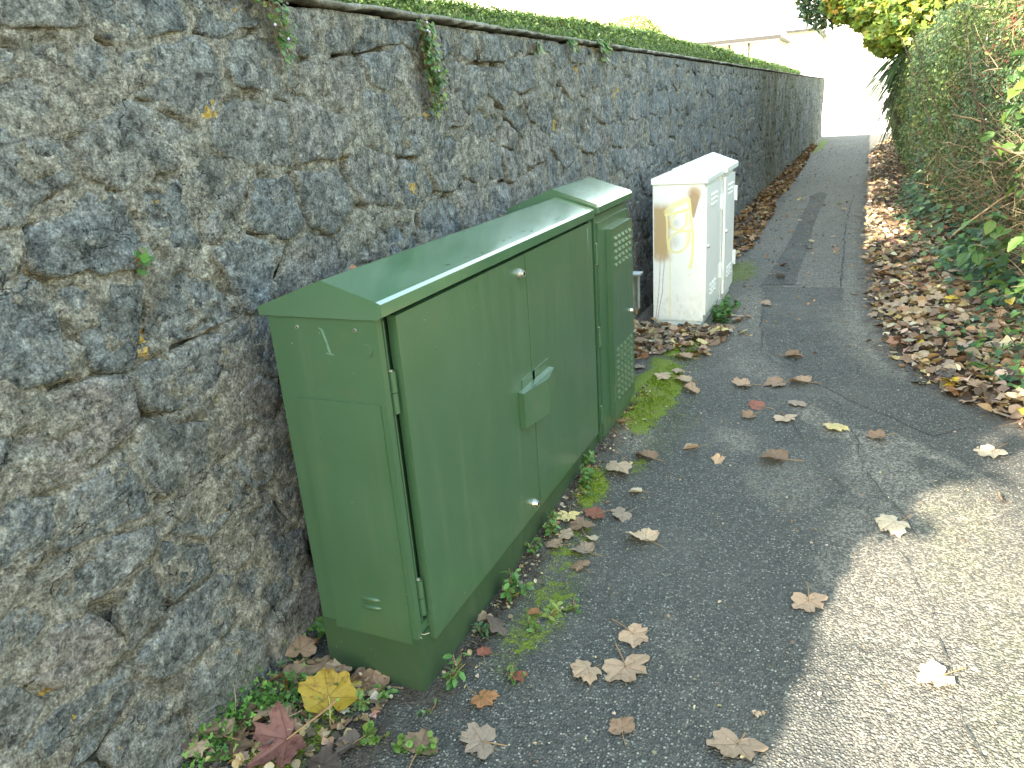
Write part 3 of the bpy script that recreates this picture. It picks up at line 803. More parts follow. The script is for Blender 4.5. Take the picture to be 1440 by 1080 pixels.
# ------------------------------------------------------------------ green cabinets
def big_cabinet():
    YA, YB = 1.50, 3.16
    r = empty('utility_cabinet', (-1.24, 2.33, 0.0), 'long dark green street cabinet with two doors and a pitched lid, nearest the camera', 'cabinet')
    G, GD, GC = MAT['green'], MAT['green_dark'], MAT['green_cool']
    box('body', G, r, -1.412, -1.098, YA, YB, 0.186, 1.142, .003)
    # front frame round the doors
    box('corner_post', G, r, -1.0985, -1.071, YA, YA + .022, 0.186, 1.142, .002)
    box('corner_post', G, r, -1.0985, -1.071, YB - .02, YB, 0.186, 1.142, .002)
    box('sill', G, r, -1.0985, -1.078, YA + .024, YB - .022, 0.1865, 0.215, .002)
    box('plinth', GD, r, -1.414, -1.072, YA - .001, YB, -.05, 0.1855, .004)
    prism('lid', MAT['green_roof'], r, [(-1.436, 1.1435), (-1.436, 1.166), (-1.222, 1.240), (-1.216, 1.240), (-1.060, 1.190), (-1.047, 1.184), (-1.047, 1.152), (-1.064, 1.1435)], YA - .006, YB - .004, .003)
    # raised plate on the end panel
    box('side_panel', G, r, -1.359, -1.090, YA - .006, YA + .001, 0.170, 0.916, .002)
    # doors
    def door(y0, y1):
        bm = bmesh.new(); add_box(bm, -1.083, -1.055, y0, y1, 0.146, 1.137)
        return bm_obj('door', bm, G, r, bevel=.007, seg=3)
    d1 = door(1.566, 2.415); d2 = door(2.4195, 3.135)
    box('door_overlap', G, d1, -1.056, -1.0525, 2.398, 2.418, 0.150, 1.134, .001)
    # hinges
    for yb, d in ((1.548, d1), (3.142, d2)):
        bm = bmesh.new(); cyl(bm, (-1.086, yb, .20), (-1.086, yb, 1.128), .0045, n=8)
        bm_obj('hinge_rod', bm, G, r)
        for zc in (.300, .935):
            h = cyl_obj('hinge', G, r, (-1.080, yb, zc - .058), (-1.080, yb, zc - .001), .0125, n=14, bevel=.001)
            cyl_obj('knuckle', G, h, (-1.080, yb, zc + .001), (-1.080, yb, zc + .058), .0125, n=14, bevel=.001)
            cyl_obj('hinge_pin', MAT['straw'], h, (-1.080, yb, zc - .0605), (-1.080, yb, zc + .0605), .0055, n=8)
            box('hinge_leaf', G, h, -1.092, -1.080, yb - .016, yb - .003, zc - .055, zc + .055, .001)
    # locks
    for y, z in ((2.346, 1.079), (2.339, 0.192)):
        l = cyl_obj('lock', MAT['lockmetal'], d1, (-1.056, y, z), (-1.036, y, z), .0145, .0120, 20, .0015)
        cyl_obj('lock_collar', MAT['lockmetal'], l, (-1.0555, y, z), (-1.0475, y, z), .0175, .0165, 20, .001)
        cyl_obj('keyhole', MAT['black'], l, (-1.0365, y, z), (-1.0355, y, z), .0062, n=10)
    # wedge-shaped handle cover across the seam
    bm = bmesh.new()
    y0, yk, y1 = 2.265, 2.435, 2.560
    zt, zb = 0.672, 0.535
    q = [(-1.0545, y0, zt), (-1.032, y0, zt - .004), (-1.005, yk, zt - .004), (-1.032, y1, zt - .004), (-1.0545, y1, zt)]
    q2 = [(-1.0545, y0, zb), (-1.032, y0, zb), (-1.005, yk, zb), (-1.032, y1, zb), (-1.0545, y1, zb)]
    A = [bm.verts.new(p) for p in q]; B = [bm.verts.new(p) for p in q2]
    bm.faces.new(A); bm.faces.new(B[::-1])
    for i in range(5): bm.faces.new((A[i], B[i], B[(i + 1) % 5], A[(i + 1) % 5]))
    hc = bm_obj('handle_cover', bm, G, d1, bevel=.0025)
    box('cover_flange', G, hc, -1.0555, -1.0525, 2.30, 2.56, 0.668, 0.705, .001)
    # fixings and marks on the end panel
    for x in (-1.320, -1.138):
        s = cyl_obj('screw', MAT['lockmetal'], r, (x, YA + .001, 1.114), (x, YA - .0025, 1.114), .0058, .0048, 14)
        cyl_obj('screw_slot', MAT['black'], s, (x, YA - .0024, 1.114), (x, YA - .003, 1.114), .0022, n=6)
    cyl_obj('blanking_disc', G, r, (-1.107, YA + .001, 1.064), (-1.107, YA - .0035, 1.064), .0165, .0160, 28, .0008)
    for x, z in ((-1.302, .800), (-1.232, .800)):
        cyl_obj('rivet', G, r, (x, YA - .005, z), (x, YA - .0085, z), .0034, .0025, 10)
    for z in (.300, .272):
        bm = bmesh.new()
        bmesh.ops.create_uvsphere(bm, u_segments=20, v_segments=10, radius=1.0)
        for v in bm.verts: v.co = (-1.216 + v.co.x * .034, YA - .006 + v.co.y * .009, z + v.co.z * .0085)
        bm_obj('louvre', bm, G, r, smooth=True)
    # chalky figure 1 left on the paint
    bm = bmesh.new()
    def stroke(pts, w):
        prev = None
        for i, (x, z) in enumerate(pts):
            ww = w * (.5 + .7 * abs(math.sin(i * 1.7 + .6)))
            a = bm.verts.new((x - ww, YA - .0012, z)); b = bm.verts.new((x + ww, YA - .0012, z))
            if prev: bm.faces.new((prev[0], prev[1], b, a))
            prev = (a, b)
    stroke([(-1.2405, 1.112), (-1.237, 1.100), (-1.233, 1.086), (-1.2295, 1.072), (-1.227, 1.058), (-1.225, 1.048)], .0042)
    for za, zb_, xa, xb in ((1.113, 1.109, -1.249, -1.238), (1.046, 1.043, -1.238, -1.214)):
        vs_ = [bm.verts.new(p) for p in ((xa, YA - .0014, za), (xb, YA - .0014, zb_), (xb, YA - .0014, zb_ + .004), (xa, YA - .0014, za + .004))]
        bm.faces.new(vs_)
    bm_obj('figure_mark', bm, MAT['chalk'], r)
    # light drip at the far top corner of the far door
    bm = bmesh.new()
    vs_ = [bm.verts.new((-1.0543, y, z)) for y, z in ((3.070, 1.118), (3.088, 1.120), (3.082, 1.05), (3.078, 1.01), (3.072, 1.05))]
    bm.faces.new(vs_)
    bm_obj('paint_drip', bm, MAT['chalk'], d2)
    # scratches on the lid's lip
    bm = bmesh.new()
    for y, l in ((1.90, .02), (2.11, .012), (2.30, .014), (2.36, .01), (2.48, .016), (2.52, .014), (2.78, .02), (2.82, .014), (2.02, .012)):
        x = -1.075 - .02 * rng.random(); z = 1.190 + (-1.060 - x) * .321 + .0012
        vs_ = [bm.verts.new(p) for p in ((x, y, z), (x + .004, y + l, z - .0013), (x + .0065, y + l, z - .0021), (x + .003, y, z - .001))]
        bm.faces.new(vs_)
    bm_obj('paint_chip', bm, MAT['crack'], r)['kind'] = 'stuff'
    # wisp of straw caught at the foot of the hinge
    V, F = tubes([[(-1.085, 1.53, .192), (-1.075, 1.515, .196), (-1.062, 1.52, .194), (-1.055, 1.535, .19)], [(-1.09, 1.525, .189), (-1.075, 1.51, .192), (-1.066, 1.51, .186)]], [[.0012] * 4, [.001] * 3], 4)
    w = link('straw_wisp', arr_mesh('straw_wisp', V, F), MAT['straw'])
    tag(w, 'tiny pale straw wisp stuck at the bottom of the green cabinet door hinge', 'straw')
big_cabinet()

def second_cabinet():
    YA, YB = 3.185, 3.70
    r = empty('utility_cabinet', (-1.25, 3.44, 0.05), 'narrow dark green cabinet with vented front cover beyond the far end of the long one', 'cabinet')
    G = MAT['green_cool']
    box('body', G, r, -1.44, -1.062, YA, YB, 0.03, 1.150, .004)
    box('plinth', MAT['green_dark'], r, -1.435, -1.068, YA + .012, YB - .008, -.05, 0.0295, .003)
    prism('lid', MAT['green_roof'], r, [(-1.47, 1.170), (-1.47, 1.192), (-1.254, 1.272), (-1.246, 1.272), (-1.044, 1.204), (-1.034, 1.192), (-1.034, 1.168), (-1.046, 1.160)], YA - .004, YB + .012, .003)
    box('lid_gasket', MAT['black'], r, -1.43, -1.075, YA + .006, YB - .006, 1.1505, 1.1695, .002)
    d = box('door', G, r, -1.0615, -1.052, YA + .030, YB - .010, 0.085, 1.118, .003)
    c = box('vented_cover', G, d, -1.0515, -1.024, 3.322, 3.668, 0.155, 1.074, .004)
    # rows of pressed louvres, high and low
    bm = bmesh.new()
    def lou(y, z):
        w, h, p = .021, .016, .009
        q = [(-1.0245, y - w, z), (-1.0245, y + w, z), (-1.0245, y + w, z + h), (-1.0245, y - w, z + h), (-1.0245 + p, y - w * .7, z + h * .10), (-1.0245 + p, y + w * .7, z + h * .10)]
        v = [bm.verts.new(k) for k in q]
        for f in ((0, 1, 5, 4), (4, 5, 2, 3), (0, 4, 3), (1, 2, 5)): bm.faces.new([v[i] for i in f])
    for i in range(5):
        for j in range(5): lou(3.375 + j * .058, .895 + i * .031)
    for i in range(9):
        for j in range(5): lou(3.375 + j * .058, .235 + i * .031)
    bm_obj('louvre', bm, MAT['green_cool'], d)['kind'] = 'stuff'
    for z in (.985, .60, .21):
        h = cyl_obj('hinge', G, r, (-1.060, YA + .020, z - .045), (-1.060, YA + .020, z + .045), .010, n=12, bevel=.001)
        cyl_obj('hinge_pin', MAT['lockmetal'], h, (-1.060, YA + .020, z - .048), (-1.060, YA + .020, z + .048), .004, n=8)
    cyl_obj('lock', MAT['lockmetal'], c, (-1.024, 3.62, .62), (-1.012, 3.62, .62), .011, .009, 16, .001)
second_cabinet()

def steel_bracket():
    r = empty('wall_bracket', (-1.57, 4.24, 0.60), 'small galvanised steel bracket sticking out of the wall just beyond the narrow green cabinet', 'bracket')
    bm = bmesh.new()
    for b in ((-1.195, -1.145, 4.24, 4.246), (-1.195, -1.190, 4.206, 4.2395), (-1.150, -1.145, 4.206, 4.2395)):
        add_box(bm, b[0], b[1], b[2], b[3], .470, .672)
    bm_obj('channel', bm, MAT['steel'], r)['kind'] = 'stuff'
    box('top_plate', MAT['steel'], r, -1.205, -1.125, 4.16, 4.250, .6725, .684, .002)
    box('arm', MAT['steel'], r, -1.60, -1.1955, 4.215, 4.243, .612, .655, .002)
steel_bracket()

# ------------------------------------------------------------------ white cabinets
def seg_dist(px, pz, a, b):
    a = np.array(a); b = np.array(b); d = b - a
    t = np.clip(((px - a[0]) * d[0] + (pz - a[1]) * d[1]) / (d @ d), 0, 1)
    return np.hypot(px - a[0] - t * d[0], pz - a[1] - t * d[1])

def spray_panel(parent):
    """end panel with its paint marks held in a fine mesh colour"""
    nx, nz = 110, 290
    xs = np.linspace(-1.374, -1.012, nx); zs = np.linspace(.046, 1.040, nz)
    X, Z = np.meshgrid(xs, zs, indexing='ij'); x = X.ravel(); z = Z.ravel()
    tx = lambda u: -1.380 + (u - 150) / 260 * .372
    tz = lambda v: 1.043 - (v - 243) / 702 * 1.003
    k = .372 / 260
    col = np.tile(np.array([.80, .81, .80]), (len(x), 1)); mask = np.zeros(len(x))
    def lay(c, m):
        nonlocal col, mask
        m = np.clip(m, 0, 1)[:, None]
        w = np.clip(mask[:, None], 0, 1)
        col = np.where(w > 0.001, col, np.array(c)) * (1 - m) + np.array(c) * m
        mask = np.maximum(mask, m[:, 0])
    fz = fbm(x, z, 801, .05, 4) - .5
    # tan sprayed block on the left
    cx, cz = tx(188), tz(485)
    qx = np.abs(x - cx) - 22 * k; qz = np.abs(z - cz) - 105 * k
    d = np.hypot(np.maximum(qx, 0), np.maximum(qz, 0)) + np.minimum(np.maximum(qx, qz), 0)
    lay((.50, .35, .18), .95 * (1 - sstep(4 * k, 56 * k, d + fz * .05)))
    # brown bloom top right with a tail
    d = np.hypot(x - tx(357), z - tz(292))
    lay((.50, .36, .21), .9 * (1 - sstep(16 * k, 50 * k, d + fz * .01)))
    lay((.42, .16, .13), .55 * (1 - sstep(2 * k, 18 * k, np.hypot((x - tx(352)) * .8, (z - tz(288)) * 1.1 + .3 * (x - tx(352))))))
    t = np.clip((tz(310) - z) / (tz(310) - tz(410)), 0, 1)
    d = seg_dist(x, z, (tx(356), tz(315)), (tx(354), tz(405))) - (24 * k * (1 - t))
    lay((.40, .25, .12), .9 * (1 - sstep(0, 7 * k, d)))
    # grey shading inside the loops
    lay((.52, .55, .55), .5 * (1 - sstep(4 * k, 42 * k, np.hypot(x - tx(262), (z - tz(527)) * .8))))
    lay((.52, .55, .55), .5 * (1 - sstep(4 * k, 26 * k, np.hypot(x - tx(268), (z - tz(435)) * .8))))
    # brown drips
    for P in ([(186, 610), (183, 700), (177, 800), (168, 880), (160, 940)], [(206, 610), (206, 660), (200, 715), (197, 790), (180, 880), (171, 935)]):
        for a, b in zip(P[:-1], P[1:]):
            lay((.16, .10, .05), .85 * (1 - sstep(.6 * k, 2.4 * k, seg_dist(x, z, (tx(a[0]), tz(a[1])), (tx(b[0]), tz(b[1]))))))
    YEL = (.84, .77, .36)
    def yline(P, w, s=.95):
        for a, b in zip(P[:-1], P[1:]):
            lay(YEL, s * (1 - sstep(w * .45 * k, w * k, seg_dist(x, z, (tx(a[0]), tz(a[1])), (tx(b[0]), tz(b[1]))))))
    yline([(222, 378), (250, 350), (285, 335), (318, 322)], 22, .75)
    yline([(215, 394), (250, 388), (300, 374), (330, 366)], 9)
    yline([(218, 390), (222, 440), (222, 500), (228, 560), (236, 585)], 6.5)
    yline([(262, 392), (245, 415), (243, 442), (256, 465), (282, 470), (303, 462), (316, 438), (320, 400), (318, 372)], 6.5)
    yline([(350, 474), (310, 474), (275, 480), (247, 497), (231, 527), (232, 560), (246, 578), (270, 584), (300, 574), (325, 545), (336, 515), (334, 480)], 7)
    yline([(331, 315), (336, 350), (343, 420), (352, 480), (352, 540), (350, 600), (342, 660)], 9)
    yline([(318, 372), (330, 420), (325, 480), (320, 540)], 7, .6)
    yline([(236, 582), (237, 700), (236, 820), (236, 935)], 4, .85)
    yline([(352, 600), (335, 650), (330, 672)], 5, .5)
    for u, v, s in ((216, 306, 7), (252, 284, 6), (376, 658, 8), (334, 700, 9), (352, 635, 7)):
        lay(YEL, .6 * (1 - sstep(s * .3 * k, s * k, np.hypot(x - tx(u), z - tz(v)))))
    # grey scuffs near the foot
    sc = sstep(.62, .72, fbm(x * 2.0, z, 811, .05, 4)) * (1 - sstep(.07, .16, np.abs(z - .13)))
    lay((.50, .53, .47), .25 * sc)
    V = np.stack([x, np.full(len(x), 5.5085), z], 1)
    me = arr_mesh('end_panel', V, grid_faces(nx, nz), False, dict(spray_mask=mask), dict(spray=col))
    link('end_panel', me, MAT['white_spray'], parent)

def white_door(r, Wm, xf, y0, y1, lock_y, hinge_y):
    d = box('door', Wm, r, xf - .0185, xf, y0, y1, .085, 1.012, .004)
    bm = bmesh.new()
    for zc in (.90, .235):
        for i in range(3):
            for j in range(3):
                yc = (y0 + y1) / 2 + (j - 1) * .085; z = zc + (i - 1) * .034
                q = [(xf - .001, yc - .03, z), (xf - .001, yc + .03, z), (xf - .001, yc + .03, z + .018), (xf - .001, yc - .03, z + .018), (xf + .010, yc - .022, z + .002), (xf + .010, yc + .022, z + .002)]
                v = [bm.verts.new(k) for k in q]
                for f in ((0, 1, 5, 4), (4, 5, 2, 3), (0, 4, 3), (1, 2, 5)): bm.faces.new([v[i2] for i2 in f])
    bm_obj('louvre', bm, Wm, d)['kind'] = 'stuff'
    l = cyl_obj('lock', MAT['lockmetal'], d, (xf - .001, lock_y, .588), (xf + .012, lock_y, .588), .016, .013, 16, .001)
    cyl_obj('keyhole', MAT['black'], l, (xf + .0115, lock_y, .588), (xf + .0125, lock_y, .588), .008, n=10)
    for z in (.84, .30):
        h = cyl_obj('hinge', Wm, r, (xf + .006, hinge_y, z - .06), (xf + .006, hinge_y, z + .06), .015, n=12, bevel=.002)
        box('hinge_leaf', Wm, h, xf - .004, xf + .006, hinge_y - .03, hinge_y - .008, z - .05, z + .05, .001)

def white_cabinets():
    Wm = MAT['white']
    r = empty('roadside_cabinet', (-1.19, 5.84, 0.0), 'white cabinet with yellow and brown graffiti on its end, nearer of the white pair', 'cabinet')
    box('body', Wm, r, -1.382, -1.020, 5.510, 6.165, .0405, 1.042, .003)
    box('plinth', MAT['white'], r, -1.378, -1.026, 5.516, 6.160, -.05, .037, .003)
    spray_panel(r)
    prism('lid', Wm, r, [(-1.392, 1.0435), (-1.392, 1.085), (-1.185, 1.160), (-1.175, 1.160), (-.996, 1.080), (-.990, 1.074), (-.990, 1.0435)], 5.500, 6.172, .003)
    white_door(r, Wm, -1.0, 5.535, 6.105, 5.60, 6.122)
    box('corner_post', Wm, r, -1.0195, -1.004, 6.140, 6.164, .05, 1.041, .002)
    r2 = empty('roadside_cabinet', (-1.17, 6.45, 0.0), 'white steel cabinet without graffiti, the farther of the white pair', 'cabinet')
    box('body', Wm, r2, -1.382, -1.000, 6.185, 6.700, .0405, 1.050, .003)
    box('plinth', MAT['white'], r2, -1.376, -1.008, 6.190, 6.695, -.05, .037, .003)
    prism('lid', Wm, r2, [(-1.392, 1.0515), (-1.392, 1.093), (-1.180, 1.170), (-1.170, 1.170), (-.971, 1.092), (-.965, 1.086), (-.965, 1.0515)], 6.178, 6.745, .003)
    white_door(r2, Wm, -.978, 6.215, 6.672, 6.265, 6.684)
white_cabinets()

# ------------------------------------------------------------------ leaves and plants
def basis(nrm, spin):
    """two tangents per normal, turned by spin"""
    nrm = nrm / (np.linalg.norm(nrm, axis=1)[:, None] + 1e-9)
    ref = np.where(np.abs(nrm[:, 2:3]) > .9, np.array([[1.0, 0, 0]]), np.array([[0, 0, 1.0]]))
    a = np.cross(ref, nrm); a /= np.linalg.norm(a, axis=1)[:, None] + 1e-9
    b = np.cross(nrm, a)
    c, s = np.cos(spin)[:, None], np.sin(spin)[:, None]
    return a * c + b * s, -a * s + b * c, nrm

# leaf outlines: (u along the leaf, v across, w off the plane), faces
T_OVAL = (np.array([(0, 0, 0), (.35, .24, .06), (.75, .19, .05), (1, 0, -.03), (.75, -.19, .05), (.35, -.24, .06)]),
          np.array([(0, 1, 2), (0, 2, 3), (0, 3, 4), (0, 4, 5)])[:, ::-1])
T_DIA = (np.array([(0, 0, 0), (.5, .26, .07), (1, 0, 0), (.5, -.26, .07)]), np.array([(0, 2, 1), (0, 3, 2)]))
def lobed(lobes):
    v = [(0.0, 0, 0.0)]; ang = []
    for a, r in lobes:
        v.append((r * math.cos(R(a)) + .12, r * math.sin(R(a)), .10 * r * r * math.sin(a * .9)))
    n = len(lobes)
    f = [(0, i, i % n + 1) for i in range(1, n)]
    return np.array(v), np.array(f)
T_IVY = lobed([(-150, .30), (-95, .50), (-62, .34), (0, .80), (62, .34), (95, .50), (150, .30)])
T_MAPLE = lobed([(-165, .14), (-114, .54), (-84, .46), (-52, .72), (-26, .52), (0, .84), (26, .52), (52, .72), (84, .46), (114, .54), (165, .14)])
T_CURL = (np.array([(-.45, 0, .06), (-.30, .30, .24), (.10, .42, .34), (.42, .22, .20), (.62, .02, .02), (.36, -.26, .16), (.05, -.36, .10), (-.34, -.24, .14), (0, 0, -.02)]),
          np.array([(8, i, (i + 1) % 8) for i in range(8)])[:, ::-1])
T_FOLD = (np.array([(-.5, 0, .02), (-.1, .05, .10), (.55, 0, .05), (.30, .26, .30), (.05, .36, .42), (-.28, .22, .28), (.28, -.34, .06), (-.05, -.42, .05), (-.36, -.24, .06)]),
          np.array([(0, 1, 5), (1, 4, 5), (1, 3, 4), (1, 2, 3), (0, 8, 1), (8, 7, 1), (7, 6, 1), (6, 2, 1)]))
T_CLOVER = lobed([(-158, .30), (-125, .48), (-92, .30), (-62, .16), (-34, .34), (0, .50), (34, .34), (62, .16), (92, .30), (125, .48), (158, .30)])
T_ROUND = lobed([(a, .42 + .06 * (k % 2)) for k, a in enumerate((-170, -120, -70, -25, 25, 70, 120, 170))])

def leaf_cloud(P, Nn, size, tpl, col, spin=None):
    v, f = tpl
    n = len(P)
    spin = rng.uniform(0, 2 * math.pi, n) if spin is None else spin
    a, b, c = basis(Nn, spin)
    s = np.broadcast_to(np.asarray(size, float), (n,))[:, None, None]
    V = P[:, None, :] + s * (v[None, :, 0:1] * a[:, None, :] + v[None, :, 1:2] * b[:, None, :] + v[None, :, 2:3] * c[:, None, :])
    F = f[None] + (np.arange(n) * len(v))[:, None, None]
    C = np.repeat(col[:, None, :], len(v), 1)
    return V.reshape(-1, 3), F.reshape(-1, f.shape[1]), C.reshape(-1, 3)

def merge(parts):
    V, F, C, b = [], [], [], 0
    for v, f, c in parts:
        V.append(v); F.append(f + b); C.append(c); b += len(v)
    return np.vstack(V), np.vstack(F), np.vstack(C)

def leaf_obj(name, parts, parent=None, mat='foliage', stuff=False):
    V, F, C = merge(parts)
    o = link(name, arr_mesh(name, V, F, False, None, dict(col=C)), MAT[mat], parent)
    if stuff: o['kind'] = 'stuff'
    return o

def pick(cols, n, jit=.18, w=None):
    cols = np.array(cols); i = rng.choice(len(cols), n, p=w)
    return np.clip(cols[i] * (1 + rng.normal(0, jit, (n, 1))) * (1 + rng.normal(0, .06, (n, 3))), .004, .9)

def twig_paths(starts, dirs, lengths, wander=.25, n=6):
    out = []
    for s, d, l in zip(starts, dirs, lengths):
        p = np.array(s, float); d = np.array(d, float); d /= np.linalg.norm(d); P = [p.copy()]
        for k in range(n - 1):
            d = d + rng.normal(0, wander, 3); d /= np.linalg.norm(d)
            p = p + d * l / (n - 1); P.append(p.copy())
        out.append(np.array(P))
    return out

def tube_obj(name, paths, r0, r1, mat, parent, n=4, stuff=False):
    V, F = tubes(paths, [np.linspace(a, b, len(P)) for P, a, b in zip(paths, np.broadcast_to(r0, len(paths)), np.broadcast_to(r1, len(paths)))], n)
    o = link(name, arr_mesh(name, V, F, True), mat, parent)
    if stuff or len(paths) > 1: o['kind'] = 'stuff'
    return o

HEDGE_Y = [2.5, 4.0, 5.0, 6.5, 8.0, 10.0, 14.0, 18.0, 25.0, 29.5]
HEDGE_X = [1.75, 1.50, 1.28, 1.02, .78, .56, .47, .48, .52, .75]
def hedge_face(y, z):
    """x of the hedge's path side; it leans out at mid height and is open low down"""
    b = np.interp(y, HEDGE_Y, HEDGE_X)
    return b + .12 * ((z - 1.5) / 1.1) ** 2 + .22 * (fbm(y, z, 901, .9, 3) - .5) + .12 * (fbm(y, z, 903, .3, 2) - .5) + .10 * sstep(.55, .2, z)
def hedge_top(y):
    return np.interp(y, [2, 6, 9, 13, 30], [2.65, 2.50, 2.28, 2.14, 2.10]) + .14 * (fbm(y, y * 0, 907, .8, 3) - .5)

def hedge():
    root = empty('hedge', (1.1, 12.0, 0.0), 'tall untrimmed small-leaved hedge with bare twigs along the right of the path', 'hedge')
    parts = []
    for y0, y1, n, sz in ((2.5, 6, 52000, .036), (6, 10, 60000, .036), (10, 16, 44000, .046), (16, 29.5, 34000, .064)):
        y = rng.uniform(y0, y1, n); zt = hedge_top(y)
        z = .12 + (zt - .12) * rng.uniform(0, 1, n) ** .9
        # holes and clumps
        cl = fbm(y * 1.0, z, 911, .35, 3)
        dep = rng.exponential(.13, n)
        low = sstep(1.15, .55, z) * (y < 8.5)
        keep = (rng.random(n) < np.clip((cl - .22) * 5.0, .30, 1)) & (rng.random(n) > .50 * low)
        y, z, dep, cl = y[keep], z[keep], dep[keep], cl[keep]
        m = len(y)
        x = hedge_face(y, z) + dep + .05 * rng.normal(0, 1, m)
        nn = np.stack([-np.ones(m), rng.normal(0, .7, m), rng.normal(.45, .6, m)], 1)
        blue = fbm(y, z, 917, .7, 2)
        c = pick([(.115, .175, .062), (.135, .195, .078), (.150, .200, .098), (.070, .112, .044), (.215, .255, .070), (.190, .170, .078)], m, .25, [.22, .24, .2, .14, .14, .06])
        c = np.where((blue > .55)[:, None], c * np.array([.90, 1.0, 1.20]), c * np.array([1.0, 1.0, .85]))
        red = (fbm(y, z, 919, .5, 2) > .70) & (rng.random(m) < .30)
        c[red] = pick([(.20, .07, .05), (.17, .11, .05)], int(red.sum()))
        parts.append(leaf_cloud(np.stack([x, y, z], 1), nn, sz * rng.uniform(.5, 1.35, m), T_OVAL if y0 < 6 else T_DIA, c))
        # top fringe
        k = n // 7
        y = rng.uniform(y0, y1, k); z = hedge_top(y) + rng.exponential(.045, k) - .03; x = hedge_face(y, z) + rng.uniform(-.02, .8, k)
        parts.append(leaf_cloud(np.stack([x, y, z], 1), np.stack([rng.normal(0, .6, k), rng.normal(0, .6, k), np.ones(k)], 1), sz * rng.uniform(.6, 1.3, k), T_DIA, pick([(.07, .11, .05), (.10, .135, .06)], k, .2)))
    leaf_obj('foliage', parts, root, 'foliage', True)
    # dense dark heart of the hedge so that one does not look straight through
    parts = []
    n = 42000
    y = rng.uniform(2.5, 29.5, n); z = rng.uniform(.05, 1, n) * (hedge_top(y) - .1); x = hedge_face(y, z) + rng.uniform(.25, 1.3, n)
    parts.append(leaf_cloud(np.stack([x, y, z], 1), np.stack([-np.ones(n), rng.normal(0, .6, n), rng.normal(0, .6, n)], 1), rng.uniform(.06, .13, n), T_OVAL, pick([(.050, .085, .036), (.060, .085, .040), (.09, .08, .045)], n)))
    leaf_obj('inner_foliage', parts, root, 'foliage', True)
    # twigs: a pale tangle, thickest low down and near
    st, di, le, ra = [], [], [], []
    for k in range(1300):
        y = 4.0 + 4.3 * rng.random() if rng.random() < .85 else rng.uniform(3, 12); z = rng.uniform(.25, 1.25) if rng.random() < .80 else rng.uniform(.6, 2.4)
        x = float(hedge_face(np.array(y), np.array(z))) + rng.uniform(-.10, .26)
        st.append((x, y, z)); di.append((-rng.uniform(.1, .9), rng.normal(-.2, .7), rng.normal(.12, .5))); le.append(rng.uniform(.12, .48)); ra.append(rng.uniform(.0014, .0036))
    tube_obj('twig', twig_paths(st, di, le, .22, 6), ra, .0012, MAT['twig'], root, 4, True)
    # stems rising from the ground
    for k in range(26):
        y = 3.2 + k * .22 + rng.normal(0, .1); x = float(np.interp(y, HEDGE_Y, HEDGE_X)) + rng.uniform(.18, .45)
        P = twig_paths([(x, y, -.03)], [(-.12 + rng.normal(0, .15), rng.normal(0, .2), 1)], [rng.uniform(1.3, 2.3)], .09, 9)
        tube_obj('stem', P, rng.uniform(.009, .02), .004, MAT['bark'], root, 6)
    # thick cut branch stubs standing out
    for (x, y, z, dx, dy, dz, l, r) in ((1.00, 6.6, 1.62, -.35, -.3, .75, .35, .009), (.98, 6.1, 1.10, -.9, -.3, .28, .42, .012), (.80, 7.6, 1.25, -.8, -.5, .1, .38, .008), (1.03, 5.9, 1.75, -.3, -.4, .8, .3, .008), (.9, 6.6, .80, -.8, -.3, -.35, .5, .009), (.95, 6.3, .62, -.7, -.5, .35, .5, .007)):
        tube_obj('cut_branch', twig_paths([(x + .1, y, z)], [(dx, dy, dz)], [l], .12, 7), r, r * .7, MAT['twig'], root, 7)
    return root
hedge()

